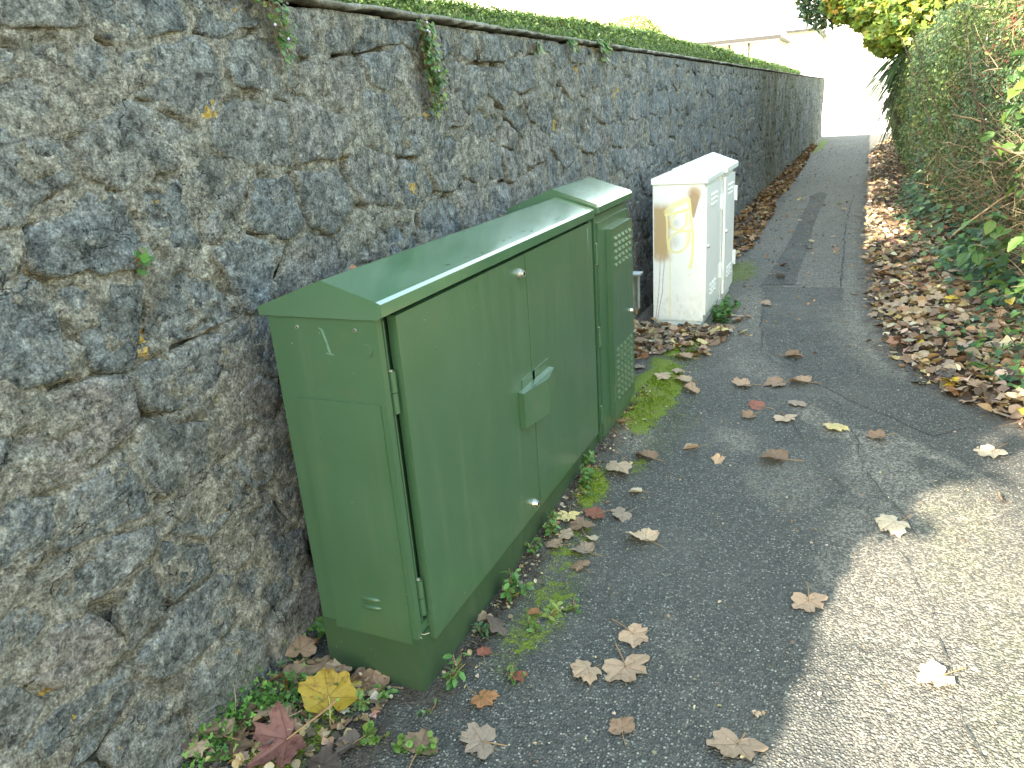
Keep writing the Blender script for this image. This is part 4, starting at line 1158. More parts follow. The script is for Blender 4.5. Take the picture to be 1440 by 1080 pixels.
MAT['big_leaf'] = m_leaf('broad_leaf', 'object', 0.35, 0.42, True, 0.25, (.7, .75, .5))
def broad_leaf_mesh(k):
    rg = np.random.default_rng(40 + k); n = 11
    u = np.linspace(0, 1, n); w = .36 * np.sin(np.clip(u * .93 + .04, 0, 1) * math.pi) ** .75 * (1 + .10 * np.cos(np.arange(n) * 2.6))
    V = []; E = []
    for i in range(n):
        zc = -.30 * u[i] ** 2
        for s_ in (-1, -.5, 0, .5, 1):
            V.append((u[i], w[i] * s_, zc + .16 * abs(s_) * w[i] / .36 + rg.normal(0, .012))); E.append(1.0 if s_ == 0 else .0)
    return arr_mesh('leaf', np.array(V), grid_faces(n, 5), True, dict(vein=np.array(E)))
BROAD = [broad_leaf_mesh(k) for k in range(4)]
for me in BROAD: me.materials.append(MAT['big_leaf'])
def broad_shrub():
    """sapling with large fresh leaves pushing out of the hedge"""
    root = empty('broadleaf_shrub', (1.20, 5.9, 0.0), 'young shrub with large fresh green leaves poking out of the hedge at right', 'shrub')
    tips = [(.84, 6.2, 1.62), (.86, 5.9, 1.42), (.78, 6.3, 1.20), (.76, 5.9, .72), (.74, 6.2, .50), (.80, 6.5, .36), (.86, 5.3, .40), (.84, 5.0, .75), (.90, 5.7, 1.72), (.74, 6.9, .30), (.70, 7.6, .26)]
    cols = [(.10, .19, .045), (.08, .16, .045), (.15, .23, .05), (.055, .12, .04), (.30, .25, .045)]
    for t in tips:
        a = np.array([1.25, 5.9, -.02]) + np.append(rng.normal(0, .05, 2), 0); b = np.array(t)
        m = (a + b) / 2 + np.array([.12, 0, .22]); u = np.linspace(0, 1, 11)[:, None]
        path = a * (1 - u) ** 2 + 2 * m * u * (1 - u) + b * u ** 2
        tube_obj('stem', [path], .006, .002, MAT['twig'], root, 5)
        for q in path[7:]:
            for _ in range(3):
                o = bpy.data.objects.new('leaf', BROAD[random.randrange(4)]); COL.objects.link(o); o.parent = root
                o.location = Vector(q + rng.normal(0, .028, 3)) - root.location
                sc = random.uniform(.06, .125); o.scale = (sc, sc, sc)
                o.rotation_euler = (random.gauss(0, .5), random.gauss(.25, .4), R(random.uniform(120, 330)))
                c = np.array(cols[int(rng.choice(5, p=[.3, .3, .22, .13, .05]))]) * (1 + random.gauss(0, .1)); o.color = (*c, 1)
broad_shrub()

def ivy(name, centre, spread, n, size, label, cols, cat='ivy'):
    root = empty(name, (centre[0], centre[1], 0), label, cat)
    x = rng.normal(centre[0], spread[0], n); y = rng.normal(centre[1], spread[1], n)
    x = np.maximum(x, path_edge(y) + .30)
    z = verge_z(x, y) + .02 + rng.exponential(spread[2], n)
    leaf_obj('leaf', [leaf_cloud(np.stack([x, y, z], 1), np.stack([rng.normal(-.5, .4, n), rng.normal(-.4, .4, n), np.ones(n)], 1), size * rng.uniform(.6, 1.3, n), T_IVY, pick(cols, n, .2))], root, 'foliage', True)
    st = [(centre[0] + rng.normal(0, spread[0]), centre[1] + rng.normal(0, spread[1]), float(verge_z(np.array(centre[0]), np.array(centre[1]))) + .02) for _ in range(14)]
    tube_obj('stem', twig_paths(st, [(rng.normal(), rng.normal(), .3) for _ in st], [.4] * len(st), .3, 6), .003, .0015, MAT['bark'], root, 4)
IVYC = [(.035, .085, .035), (.050, .115, .045), (.060, .13, .060), (.10, .20, .05)]
ivy('ivy_plant', (1.20, 6.0, 0), (.20, .45, .10), 520, .062, 'dark glossy ivy spreading at the hedge foot at the right edge', IVYC)
ivy('ivy_plant', (.86, 7.2, 0), (.13, .50, .13), 420, .060, 'dense ivy climbing into the base of the hedge beyond the fresh green shrub', IVYC)
ivy('ivy_plant', (.92, 4.75, 0), (.26, .45, .03), 300, .045, 'thin ivy trailing through the leaf litter nearest the camera at right', IVYC + [(.16, .26, .06)])
ivy('ivy_plant', (.62, 10.5, 0), (.10, 1.2, .18), 420, .07, 'blue-green ivy at the far foot of the hedge beside the path', [(.06, .12, .05), (.085, .15, .06), (.11, .18, .075)])

# ---- trees
def crown_points(n, c, r, seed, thr=.46, sc=1.0):
    P = []
    while len(P) < n:
        q = rng.uniform(-1, 1, (n * 3, 3)); d = np.linalg.norm(q, axis=1)
        q = q[(d < 1) & (d > .35)]
        w = np.array(c) + q * np.array(r)
        cl = fbm(w[:, 0] + w[:, 2] * .7, w[:, 1] - w[:, 2] * .5, seed, sc, 3)
        w = w[cl > thr]
        P.extend(w.tolist())
    P = np.array(P); rng.shuffle(P)
    return P[:n]

def tree(name, base, height, blobs, label, cols, w, size, tpl, trunk_r, n_limb=7, cat='tree', lean=(0, 0), thr=.46):
    root = empty(name, base, label, cat)
    b = np.array(base, float); top = b + np.array([lean[0], lean[1], height])
    tp = twig_paths([b - np.array([0, 0, .3])], [top - b], [height + .3], .05, 10)
    tube_obj('trunk', tp, trunk_r, trunk_r * .4, MAT['bark'], root, 10)
    for k in range(n_limb):
        c, r, n = blobs[k % len(blobs)]
        s = tp[0][int(rng.integers(4, 9))]
        e = np.array(c) + rng.uniform(-.5, .5, 3) * np.array(r)
        u = np.linspace(0, 1, 8)[:, None]
        m = (s + e) / 2 + np.array([0, 0, .15 * np.linalg.norm(e - s)])
        tube_obj('limb', [s * (1 - u) ** 2 + 2 * m * u * (1 - u) + e * u ** 2], trunk_r * .35, .008, MAT['bark'], root, 6)
    parts = []
    for c, r, n in blobs:
        P = crown_points(n, c, r, int(rng.integers(1, 999)), thr, max(r) * .5)
        parts.append(leaf_cloud(P, np.stack([rng.normal(0, .6, n), rng.normal(-.3, .6, n), np.abs(rng.normal(.7, .5, n))], 1), size * rng.uniform(.6, 1.3, n), tpl, pick(cols, n, .2, w)))
    leaf_obj('crown', parts, root, 'foliage', True)
    return root

tree('maple_tree', (1.75, 14.5, -.05), 4.6, [((.95, 13.5, 2.95), (1.0, 1.9, .75), 2600), ((.30, 15.0, 3.00), (.85, 1.4, .55), 1500), ((1.45, 10.8, 2.75), (.9, 1.5, .55), 2200), ((.50, 14.6, 2.50), (.42, .9, .34), 900), ((-.20, 15.2, 2.95), (.60, 1.0, .38), 1500), ((.15, 14.8, 2.62), (.55, 1.0, .30), 1300), ((.22, 13.9, 2.28), (.36, .8, .26), 1000), ((-.45, 15.4, 3.05), (.45, .8, .40), 1200)],
     'maple turning yellow whose branches hang over the path above the hedge', [(.24, .29, .05), (.16, .24, .045), (.36, .30, .05), (.10, .17, .04), (.36, .22, .05)], [.28, .32, .12, .25, .03], .105, T_MAPLE, .12)
tree('evergreen_oak', (1.5, 20.5, -.05), 5.0, [((-.95, 18.6, 3.40), (.62, 1.0, .66), 3200), ((.1, 19.0, 3.75), (.9, 1.2, .7), 2600), ((.9, 19.5, 3.2), (.9, 1.2, 1.0), 2000)],
     'dark blue-green leaved tree overhanging the far path left of the yellow maple', [(.040, .085, .050), (.055, .105, .060), (.035, .065, .035), (.12, .13, .05)], [.35, .35, .2, .1], .11, T_OVAL, .11)

def cordyline():
    x0, y0 = .60, 15.4
    root = empty('palm_tree', (x0, y0, 0), 'cabbage palm with drooping sword leaves between the hedge and the overhanging trees', 'palm')
    tp = twig_paths([(x0, y0, -.1)], [(-.02, 0, 1)], [2.35], .03, 9)
    tube_obj('trunk', tp, .085, .065, MAT['bark'], root, 10)
    top = tp[0][-1]
    V = []; F = []; C = []; b = 0
    for k in range(260):
        old = k < 150
        az = rng.uniform(0, 2 * math.pi); el = rng.uniform(-1.35, -.6) if old else rng.uniform(-.5, 1.2)
        L = rng.uniform(.7, 1.05); u = np.linspace(0, 1, 7)
        s = top - np.array([0, 0, rng.uniform(0, .7) if old else rng.uniform(0, .2)])
        d = np.array([math.cos(az) * math.cos(el), math.sin(az) * math.cos(el), math.sin(el)])
        P = s + u[:, None] * d * L; P[:, 2] -= (u ** 2) * L * (.25 if old else .55)
        side = np.cross(d, [0, 0, 1]); side /= np.linalg.norm(side) + 1e-6
        w = .024 * np.sin(np.clip(u * .9 + .12, 0, 1) * math.pi) + .002
        q = np.stack([P + side * w[:, None], P - side * w[:, None]], 1).reshape(-1, 3)
        i = np.arange(6) * 2
        V.append(q); F.append(np.stack([i, i + 2, i + 3, i + 1], 1) + b); b += len(q)
        c = pick([(.060, .085, .035), (.095, .105, .05)] if old else [(.07, .13, .06), (.10, .16, .07)], 1)[0]
        C.append(np.tile(c, (len(q), 1)))
    o = link('leaf', arr_mesh('leaf', np.vstack(V), np.vstack(F), True, None, dict(col=np.vstack(C))), MAT['foliage'], root); o['kind'] = 'stuff'
cordyline()

# tall tree behind the wall, left of the camera: its shade lies over the path and hedge
tree('shade_tree', (-4.3, -.9, .9), 6.4, [((-2.75, -1.55, 3.3), (.6, 1.0, 1.1), 1500), ((-3.2, -.3, 4.8), (.8, 1.9, .9), 1900), ((-3.9, .6, 6.5), (.8, 2.6, 1.0), 2100), ((-3.9, 3.4, 6.2), (.75, 2.0, .95), 1900)],
     'leafy tree standing in the garden behind the stone wall', [(.05, .10, .035), (.08, .14, .045)], None, .20, T_OVAL, .20, thr=.38)
tree('shade_tree', (-7.6, 4.3, .9), 7.0, [((-4.3, 6.0, 6.5), (.8, 2.0, .9), 2000), ((-4.2, 9.3, 6.6), (.8, 2.2, .9), 2000), ((-4.6, 12.2, 6.8), (.8, 1.8, .9), 1300)],
     'second leafy tree farther along the garden behind the wall', [(.05, .10, .035), (.08, .14, .045)], None, .20, T_OVAL, .20, thr=.38)

tree('shade_tree', (2.6, -7.5, -.05), 6.5, [((2.2, -7.0, 4.6), (1.9, 1.6, 2.4), 4200), ((3.6, -6.6, 2.6), (1.6, 1.3, 2.0), 2600), ((.9, -8.0, 5.6), (1.5, 1.3, 1.5), 1800)],  # unseen tree, added to cut sky light on the green cabinet's end face
     'unseen leafy tree added behind the camera to shade the cabinet end', [(.05, .10, .035), (.08, .14, .045)], None, .20, T_OVAL, .20, thr=.36)

# ---- garden behind the wall
def clipped_hedge():
    root = empty('clipped_hedge', (-2.6, 15, .9), 'neatly clipped light green hedge showing above the stone wall', 'hedge')
    parts = []
    for y0, y1, n, sz in ((1.5, 6, 60000, .030), (6, 13, 52000, .042), (13, 29, 34000, .070)):
        y = rng.uniform(y0, y1, n)
        top = np.interp(y, [1.5, 3.4, 5, 8.7, 13, 21, 29], [2.12, 2.18, 2.235, 2.30, 2.30, 2.25, 2.22]) + .06 * (fbm(y, y * 0, 951, 1.1, 2) - .5)
        face = rng.random(n) < .6
        x = np.where(face, -2.22 + .05 * rng.normal(0, 1, n), rng.uniform(-3.1, -2.2, n))
        z = np.where(face, 1.5 + (top - 1.5) * rng.random(n), top + .007 * rng.normal(0, 1, n))
        x = x - .10 * np.clip((z - (top - .14)) / .14, 0, 1) ** 2 * face
        nn = np.where(face[:, None], np.array([[1.0, -.2, .3]]), np.array([[.1, -.1, 1.0]])) + rng.normal(0, .5, (n, 3))
        parts.append(leaf_cloud(np.stack([x, y, z], 1), nn, sz * rng.uniform(.6, 1.3, n), T_DIA, pick([(.080, .145, .034), (.10, .165, .042), (.125, .18, .052), (.055, .10, .026)], n, .2)))
    leaf_obj('foliage', parts, root, 'foliage', True)
    bm = bmesh.new(); add_box(bm, -3.0, -2.32, 1.6, 28.9, .9, 2.06)
    o = bm_obj('inner_mass', bm, MAT['turf'], root)
clipped_hedge()

def topiary():
    c = np.array([-6.05, 22.0, 2.80]); r = np.array([.92, .92, 1.02]); n = 9000
    root = empty('round_bush', (-6.05, 22, .9), 'rounded yellow-green clipped bush rising behind the clipped hedge', 'bush')
    d = rng.normal(0, 1, (n, 3)); d /= np.linalg.norm(d, axis=1)[:, None]
    leaf_obj('foliage', [leaf_cloud(c + d * r * (1 + rng.normal(0, .03, (n, 1))), d + rng.normal(0, .4, (n, 3)), .07 * rng.uniform(.6, 1.3, n), T_DIA, pick([(.20, .225, .055), (.25, .265, .07), (.15, .19, .05)], n, .15))], root, 'foliage', True)
    tube_obj('stem', twig_paths([(-6.05, 22, .8)], [(0, 0, 1)], [1.8], .05, 5), .06, .03, MAT['bark'], root, 6)
topiary()

# ---- houses
def house():
    r = empty('house', (-9.0, 45, -.3), 'cream rendered house with a grey hipped slate roof beyond the garden hedge', 'house')
    x0, x1, y0, y1, ze = -16.0, -4.3, 40.0, 47.0, 4.05
    x0 = -8.75
    box('wall', MAT['render_cream'], r, x0, x1, y0, y1, -.5, ze, 0)
    bm = bmesh.new()
    o = .28; A = [bm.verts.new(p) for p in ((x0 - o, y0 - o, ze + .02), (x1 + o, y0 - o, ze + .02), (x1 + o, y1 + o, ze + .02), (x0 - o, y1 + o, ze + .02))]
    B = [bm.verts.new(p) for p in ((x0 + .7, 43.5, ze + 2.3), (x1 - 1.2, 43.5, ze + 2.3))]
    for f in ((A[0], A[1], B[1], B[0]), (A[1], A[2], B[1]), (A[2], A[3], B[0], B[1]), (A[3], A[0], B[0]), (A[3], A[2], A[1], A[0])): bm.faces.new(f)
    rf = bm_obj('roof', bm, MAT['slate'], r)
    for k in range(13):
        t = k / 13
        yy = y0 - o + (43.5 - y0 + o) * t; zz = ze + .02 + 2.28 * t
        xa = x0 - o + (.7 + o) * t; xb = x1 + o - (1.2 + o) * t
        bm = bmesh.new(); add_box(bm, xa + .05, xb - .05, yy, yy + .02, zz - .02 + .03, zz + .055)
        bm_obj('slate_course', bm, MAT['slate'], rf)
    g = box('gutter', MAT['gutter'], r, x0 - o - .06, x1 + o + .06, y0 - o - .13, y0 - o - .01, ze - .10, ze + .06, .02)
    box('fascia', MAT['render_white'], r, x0 - o + .02, x1 + o - .02, y0 - o, y0 - o + .03, ze - .16, ze + .01, 0)
    for xx in (-6.3, -5.4):
        cyl_obj('downpipe', MAT['gutter'], r, (xx, y0 - .08, -.4), (xx, y0 - .08, ze - .05), .04, n=8)
    for xx in (-7.6, -5.85):
        f = box('window', MAT['render_white'], r, xx - .5, xx + .5, y0 - .05, y0 - .002, 2.45, 3.55, .01)
        for s in (-1, 1): box('pane', MAT['window_glass'], f, xx + s * .235 - .2, xx + s * .235 + .2, y0 - .06, y0 - .0505, 2.53, 3.47, 0)
house()
def white_house():
    r = empty('bungalow', (-5.5, 55, -.3), 'low white outbuilding with a dark eaves line between the cream house and the path', 'house')
    x0, x1, y0, y1, ze = -8.0, -3.3, 52.0, 60.0, 4.95
    box('wall', MAT['render_white'], r, x0, x1, y0, y1, -.5, ze, 0)
    bm = bmesh.new(); o = .3
    A = [bm.verts.new(p) for p in ((x0 - .3, y0 - o, ze + .05), (x1 + o, y0 - o, ze + .05), (x1 + o, y1 + o, ze + .05), (x0 - .3, y1 + o, ze + .05))]
    B = [bm.verts.new((x0 - .3, 56, ze + 1.9)), bm.verts.new((x1 + o, 56, ze + 1.9))]
    for f in ((A[0], A[1], B[1], B[0]), (A[1], A[2], B[1]), (A[2], A[3], B[0], B[1]), (A[3], A[0], B[0]), (A[3], A[2], A[1], A[0])): bm.faces.new(f)
    bm_obj('roof', bm, MAT['slate'], r)
    box('gutter', MAT['gutter'], r, x0 - .3, x1 + o, y0 - o - .12, y0 - o - .01, ze - .03, ze + .07, .02)
    for xx in (-4.6,):
        f = box('window', MAT['render_white'], r, xx - .6, xx + .6, y0 - .05, y0 - .002, 1.0, 2.3, .01)
        box('pane', MAT['window_glass'], f, xx - .5, xx + .5, y0 - .06, y0 - .0505, 1.1, 2.2, 0)
white_house()
def tall_house():
    r = empty('house', (3, 58, -.3), 'tall white rendered house blown out by sun straight beyond the end of the path', 'house')
    box('wall', MAT['render_white'], r, -5.0, 9.0, 60.3, 68.0, -.5, 9.6, 0)
    bm = bmesh.new()
    A = [bm.verts.new(p) for p in ((-5.3, 60.0, 9.62), (9.3, 60.0, 9.62), (9.3, 68.3, 9.62), (-5.3, 68.3, 9.62))]
    B = [bm.verts.new((-5.3, 64, 12.4)), bm.verts.new((9.3, 64, 12.4))]
    for f in ((A[0], A[1], B[1], B[0]), (A[1], A[2], B[1]), (A[2], A[3], B[0], B[1]), (A[3], A[0], B[0]), (A[3], A[2], A[1], A[0])): bm.faces.new(f)
    bm_obj('roof', bm, MAT['slate'], r)
tall_house()
def front_wall():
    r = empty('garden_wall', (0, 42, -.3), 'low white painted garden wall across the road at the end of the path', 'wall')
    box('wall_panel', MAT['render_white'], r, -14, 9, 41.6, 41.85, -.45, .95, 0)
    box('coping', MAT['concrete'], r, -14.05, 9.05, 41.55, 41.90, .9505, 1.01, .01)
front_wall()

# ------------------------------------------------------------------ fallen leaves
def maple_mesh(name, seed, curl, fold, narrow=1.0, deep=1.0):
    """five-lobed leaf: outline with teeth, one inner ring, raised veins, curled lobes"""
    rg = np.random.default_rng(seed)
    half = [(0, 1.0), (6, .88), (13, .86), (19, .80), (27, .70), (34, .79), (41, .84), (50, .94), (56, .86), (63, .85), (71, .74), (80, .65), (89, .72), (98, .74), (109, .75), (118, .66), (132, .58), (146, .51), (160, .40), (171, .17)]
    lob = [0, 50, 110, 360 - 50, 360 - 110]
    A = [a for a, _ in half] + [360 - a for a, _ in half[1:]][::-1]
    r = np.array([q for _, q in half] + [q for _, q in half[1:]][::-1])
    A = np.array(A, float) + rg.normal(0, 1.2, len(r)); r = r * (1 + rg.normal(0, .06, len(r)))
    r = r ** deep
    n = len(r)
    lobe_len = {l: 1 + rg.normal(0, .10) for l in lob}
    near = np.array([min(lob, key=lambda l: min(abs(a - l), 360 - abs(a - l))) for a in A])
    r = r * np.array([lobe_len[l] for l in near])
    vein = np.array([1 - min(1, min(min(abs(a - l), 360 - abs(a - l)) for l in lob) / 14.0) for a in A])
    x = r * np.cos(np.radians(A)); y = r * np.sin(np.radians(A)) * narrow
    V = [[0, 0, 0]]; E = [1.0]
    for s in (.42, .78, 1.0):
        for i in range(n):
            a = A[i] * math.pi / 180
            px, py = x[i] * s, y[i] * s
            d = math.hypot(px, py)
            z = curl * d * d * (.6 + .5 * math.sin(a * 1.0 + seed)) + fold * abs(py) + .045 * (1 - vein[i]) * d * 1.6 + .05 * math.sin(5 * px + seed) * d + rg.normal(0, .010) * s
            if s == 1.0: z += rg.normal(0, .022)
            V.append([px, py, z]); E.append(vein[i] if s < 1 else vein[i] * .7)
    F = [(0, 1 + i, 1 + (i + 1) % n) for i in range(n)]
    for k in range(2):
        a, b = 1 + k * n, 1 + (k + 1) * n
        for i in range(n):
            j = (i + 1) % n
            F += [(a + i, b + i, b + j), (a + i, b + j, a + j)]
    V = np.array(V); V[:, 2] -= V[:, 2].min() - .015
    V[:, 0] -= .30
    return arr_mesh(name, V, np.array(F), True, dict(vein=np.array(E)))

LEAF_MESH = [maple_mesh('leaf_blade', 3 + k, c, f, nr) for k, (c, f, nr) in enumerate([
    (.06, .03, 1.0), (-.05, .10, .95), (.22, .05, 1.0), (.10, .42, .8), (-.10, .02, 1.05), (.38, .15, .85), (.05, -.18, .9), (.55, .30, .75), (.12, .75, .62), (.02, .06, 1.0)])]
FLAT, CURLED = [0, 1, 4, 9, 0, 6], [2, 3, 5, 6, 7, 8, 1]
def blotched(mesh):
    mesh.materials.append(MAT['fallen_blotched']); return mesh
YELLOW_MESH = blotched(maple_mesh('leaf_blade', 61, .16, .10, 1.05, .80))
RED_MESH = blotched(maple_mesh('leaf_blade', 67, .30, .22, .95, 1.9))
def stalk_mesh(k):
    rg = np.random.default_rng(k)
    u = np.linspace(0, 1, 8)
    P = np.stack([-.28 - u * 1.25, .12 * np.sin(u * 2.2 + k) * u, .05 + .10 * np.sin(u * 3.0) * rg.uniform(.2, 1)], 1)
    V, F = tubes([P], [np.linspace(.020, .028, 8)], 5)
    return arr_mesh('leaf_stalk', V, F, True)
STALK = [stalk_mesh(k) for k in range(4)]
for me in LEAF_MESH: me.materials.append(MAT['fallen'])
for me in STALK: me.materials.append(MAT['stalk'])

PAL = dict(tan=(.36, .245, .155), pale=(.43, .315, .205), brown=(.235, .150, .092), dark=(.105, .078, .062), red=(.235, .085, .052), orange=(.27, .125, .05), yellow=(.50, .36, .04), cream=(.58, .46, .20), grey=(.29, .22, .16), white=(.50, .40, .27))

def fallen(x, y, size, head, col, label, group=None, mesh=None, stalk=True, tilt=0.12, z=0.004, name='fallen_leaf', zf=ground_z):
    k = (random.choice(FLAT) if mesh is None else mesh)
    o = bpy.data.objects.new(name, LEAF_MESH[k]); COL.objects.link(o)
    o.location = (x, y, float(zf(np.array(x), np.array(y))) + z)
    s = size * .66
    o.scale = (s, s, s)
    o.rotation_euler = (random.gauss(0, tilt), random.gauss(0, tilt), R(head + 180))
    c = np.array(PAL[col]) if isinstance(col, str) else np.array(col)
    c = np.clip(c * (1 + random.gauss(0, .10)), 0, .9)
    o.color = (*c, 1)
    tag(o, label, 'leaf', group)
    if stalk:
        t = bpy.data.objects.new('stalk', STALK[random.randrange(4)]); COL.objects.link(t); t.parent = o
    return o

NAMED = [
 (-.531, 1.770, .135, 117, 'tan', 'large pale brown maple leaf lying flat, widest of three in front of the green cabinet', 0),
 (-.542, 1.938, .108, 160, 'tan', 'pale brown maple leaf with stalk pointing up-left, farthest of the three on the asphalt', 1),
 (-.654, 1.724, .095, 62, 'tan', 'ragged deep-lobed brown leaf, left of the largest of the three on the asphalt', 4),
 (-.488, 1.569, .070, -70, 'brown', 'small dark brown star-shaped leaf lying alone on dark asphalt', 9),
 (-.847, 1.380, .110, 14, 'grey', 'grey-brown maple leaf with long stalk pointing right at the bottom of the photo', 0),
 (-.884, 1.521, .072, 162, 'orange', 'small orange-brown star leaf near the front corner of the green cabinet', 4),
 (-.831, 1.639, .058, 149, 'red', 'small reddish leaf beside a seedling right of the cabinet corner', 3),
 (-.980, 1.324, .105, -75, 'brown', 'curled brown leaf with stalk pointing down among weeds at bottom', 2),
 (-.685, 2.515, .125, -32, 'pale', 'pale folded leaf with long stalk, alone right of the cabinet doors', 3),
 (-1.000, 1.816, .100, 38, 'dark', 'dark grey-brown leaf leaning on the foot of the green cabinet', 6),
 (-1.045, 1.845, .090, 200, 'pale', 'pale folded leaf tucked between cabinet foot and dark leaf', 8),
 (-.982, 1.715, .050, -64, 'red', 'tiny red-brown leaf with stalk pointing at the camera by the cabinet corner', 2),
 (-.909, 1.937, .050, 20, 'orange', 'small orange and brown leaf on the moss beside the cabinet', 3),
 (-.998, 2.532, .085, 100, 'cream', 'creamy yellow leaf topmost left in the cluster by the cabinet foot', 0),
 (-.932, 2.511, .115, -60, 'brown', 'broad brown leaf in the middle of the cluster by the cabinet foot', 6),
 (-.915, 2.605, .105, 40, 'red', 'rusty red leaf at the back of the cluster by the cabinet foot', 1),
 (-.957, 2.419, .070, 190, 'pale', 'small pale leaf lowest left in the cluster by the cabinet foot', 4),
 (-.866, 2.447, .050, -40, 'white', 'small whitish curled leaf at right of the cluster by the cabinet foot', 3),
 (-.986, 2.339, .072, 10, 'tan', 'torn tan leaf touching the cabinet foot just below the cluster', 2),
 (-.875, 2.353, .095, -17, 'grey', 'brown folded leaf with long thin stalk in front of the cluster', 3),
 (-.851, 2.259, .066, -30, 'brown', 'small dark star leaf nearest the camera in front of the cluster', 4),
 (-.817, 2.653, .095, 60, 'grey', 'grey-brown leaf lying right of the rusty red leaf', 6),
 (.194, 2.870, .120, 47, 'white', 'bright pale pointed leaf in sun at the edge of the shadow', 4),
 (-.057, 2.275, .105, 99, 'tan', 'tan leaf with upright stalk alone on the shaded asphalt near the shadow edge', 0),
 (-.194, 1.585, .130, 76, 'tan', 'large tan leaf with long stalk at the bottom by the shadow edge', 0),
 (.288, 2.032, .110, 34, 'white', 'whitish leaf on sunlit asphalt casting a small shadow', 2),
 (-.154, 1.730, .026, 100, 'pale', 'scrap of pale leaf at the end of the large tan leaf stalk', 2),
 (-.319, 4.904, .130, 170, 'brown', 'flat brown curled leaf across the path before the white cabinets', 8),
 (-.389, 4.370, .140, 30, 'brown', 'brown leaf at left of the pile on the mid path', 2),
 (-.257, 4.438, .130, -20, 'tan', 'tan leaf at right of the pile on the mid path', 3),
 (-.572, 4.304, .120, 10, 'tan', 'tan crumpled leaf left of the mid path pile', 5),
 (-.452, 3.996, .110, 0, 'red', 'reddish leaf in the middle of the path nearer than the pile', 1),
 (-.461, 3.837, .085, 45, 'brown', 'small torn brown leaf below the reddish leaf', 7),
 (-.240, 4.070, .090, 80, 'grey', 'greyish flat leaf below the mid path pile', 4),
 (-.274, 3.845, .110, 106, 'pale', 'pale open leaf below the greyish flat leaf', 0),
 (-.034, 3.783, .105, 121, 'cream', 'pale yellow leaf beside the crack in the path', 4),
 (.143, 3.722, .095, 0, 'brown', 'brown curled leaf on the pale worn asphalt', 5),
 (-.291, 3.355, .140, 3, 'brown', 'large warm brown leaf with stalk pointing right on the mid path', 3),
 (-.520, 3.275, .070, 70, 'tan', 'small broken leaf left of the large warm brown leaf', 7),
 (.607, 3.666, .115, 40, 'white', 'pale creamy leaf at the right edge of the path by the litter', 0),
 (-.666, 3.375, .085, 15, 'pale', 'thin pale leaf right of the moss', 8),
 (.600, 3.214, .080, 80, 'tan', 'small tan leaf at the right edge of the sunlit asphalt', 7),
 (-.935, 2.996, .150, 89, 'pale', 'large pale three-lobed drooping leaf beside the far end of the long green cabinet', 6),
 (-.856, 3.214, .115, -15, 'brown', 'brown folded leaf behind the large pale drooping leaf', 3),
 (-.810, 2.869, .068, 20, 'white', 'small white scrap of leaf right of the large pale drooping leaf', 3),
 (-1.045, 3.440, .085, 30, 'pale', 'pale leaf under the bottom edge of the narrow green cabinet', 7),
 (-1.080, 3.624, .080, 60, 'cream', 'yellow-tan curled leaf leaning on the narrow green cabinet', 5),
 (-1.007, 4.191, .110, 10, 'pale', 'pale wide leaf on the moss nearest the narrow green cabinet', 6),
 (-.902, 4.253, .110, -10, 'pale', 'pale leaf at the right edge of the moss, middle of three', 3),
 (-.829, 4.146, .120, -20, 'tan', 'long tan folded leaf at the right edge of the moss, nearest of three', 8),
 (-.951, 4.359, .090, 30, 'pale', 'small pale leaf on the moss, farthest of three at its edge', 4),
 (-.979, 4.634, .120, -5, 'tan', 'brown leaf with stalk pointing right across the moss', 3),
 (-1.155, 4.260, .110, 150, 'grey', 'grey leaf with long stalk lying on moss by the steel post', 1),
 (-.938, 4.747, .070, 0, 'orange', 'small orange-brown leaf at the far edge of the moss', 2),
 (-.863, 4.840, .065, 0, 'pale', 'tiny pale upright leaf right of the white cabinet drift', 7),
 (-1.319, 1.364, .160, -47, (.40, .285, .03), 'big bright yellow leaf with brown blotches at the near foot of the cabinet', 1),
 (-1.334, 1.146, .205, -13, (.235, .105, .085), 'largest red-brown pointed leaf at the bottom edge of the photo', 4),
 (-1.455, 1.125, .105, 200, 'brown', 'brown leaf beside clover at the bottom left', 2),
 (-1.440, 1.451, .140, 30, 'tan', 'large tan leaf in the corner between wall and cabinet', 6),
 (-1.510, 1.336, .110, 120, 'tan', 'folded tan leaf standing against the foot of the stone wall', 3),
 (-1.462, 1.344, .085, -80, (.20, .10, .03), 'dark leaf with orange patch leaning on the folded tan leaf', 5),
 (-1.475, 1.205, .075, 20, (.16, .09, .05), 'dark leaf with orange rim among the clover', 2),
 (-1.190, 1.175, .110, -60, 'dark', 'dark grey-brown wet leaf at the bottom edge right of the red leaf', 6),
 (-1.165, 1.235, .090, 60, 'dark', 'dark crumpled leaf beneath the yellow leaf stalk', 3),
 (-1.225, 1.468, .085, 10, 'brown', 'curled brown leaf touching the near face of the cabinet plinth', 7),
 (-1.545, 1.623, .075, 80, 'brown', 'brown leaf standing upright between wall and cabinet', 8),
 (-1.515, 1.512, .070, 110, 'orange', 'orange-brown curled leaf against the wall by the cabinet', 5),
 (-1.275, 1.440, .085, 30, (.42, .34, .08), 'yellow-green mottled leaf behind the big yellow leaf', 6),
 (-1.375, 1.478, .080, 60, 'pale', 'pale crisp leaf against the near cabinet plinth', 5),
]
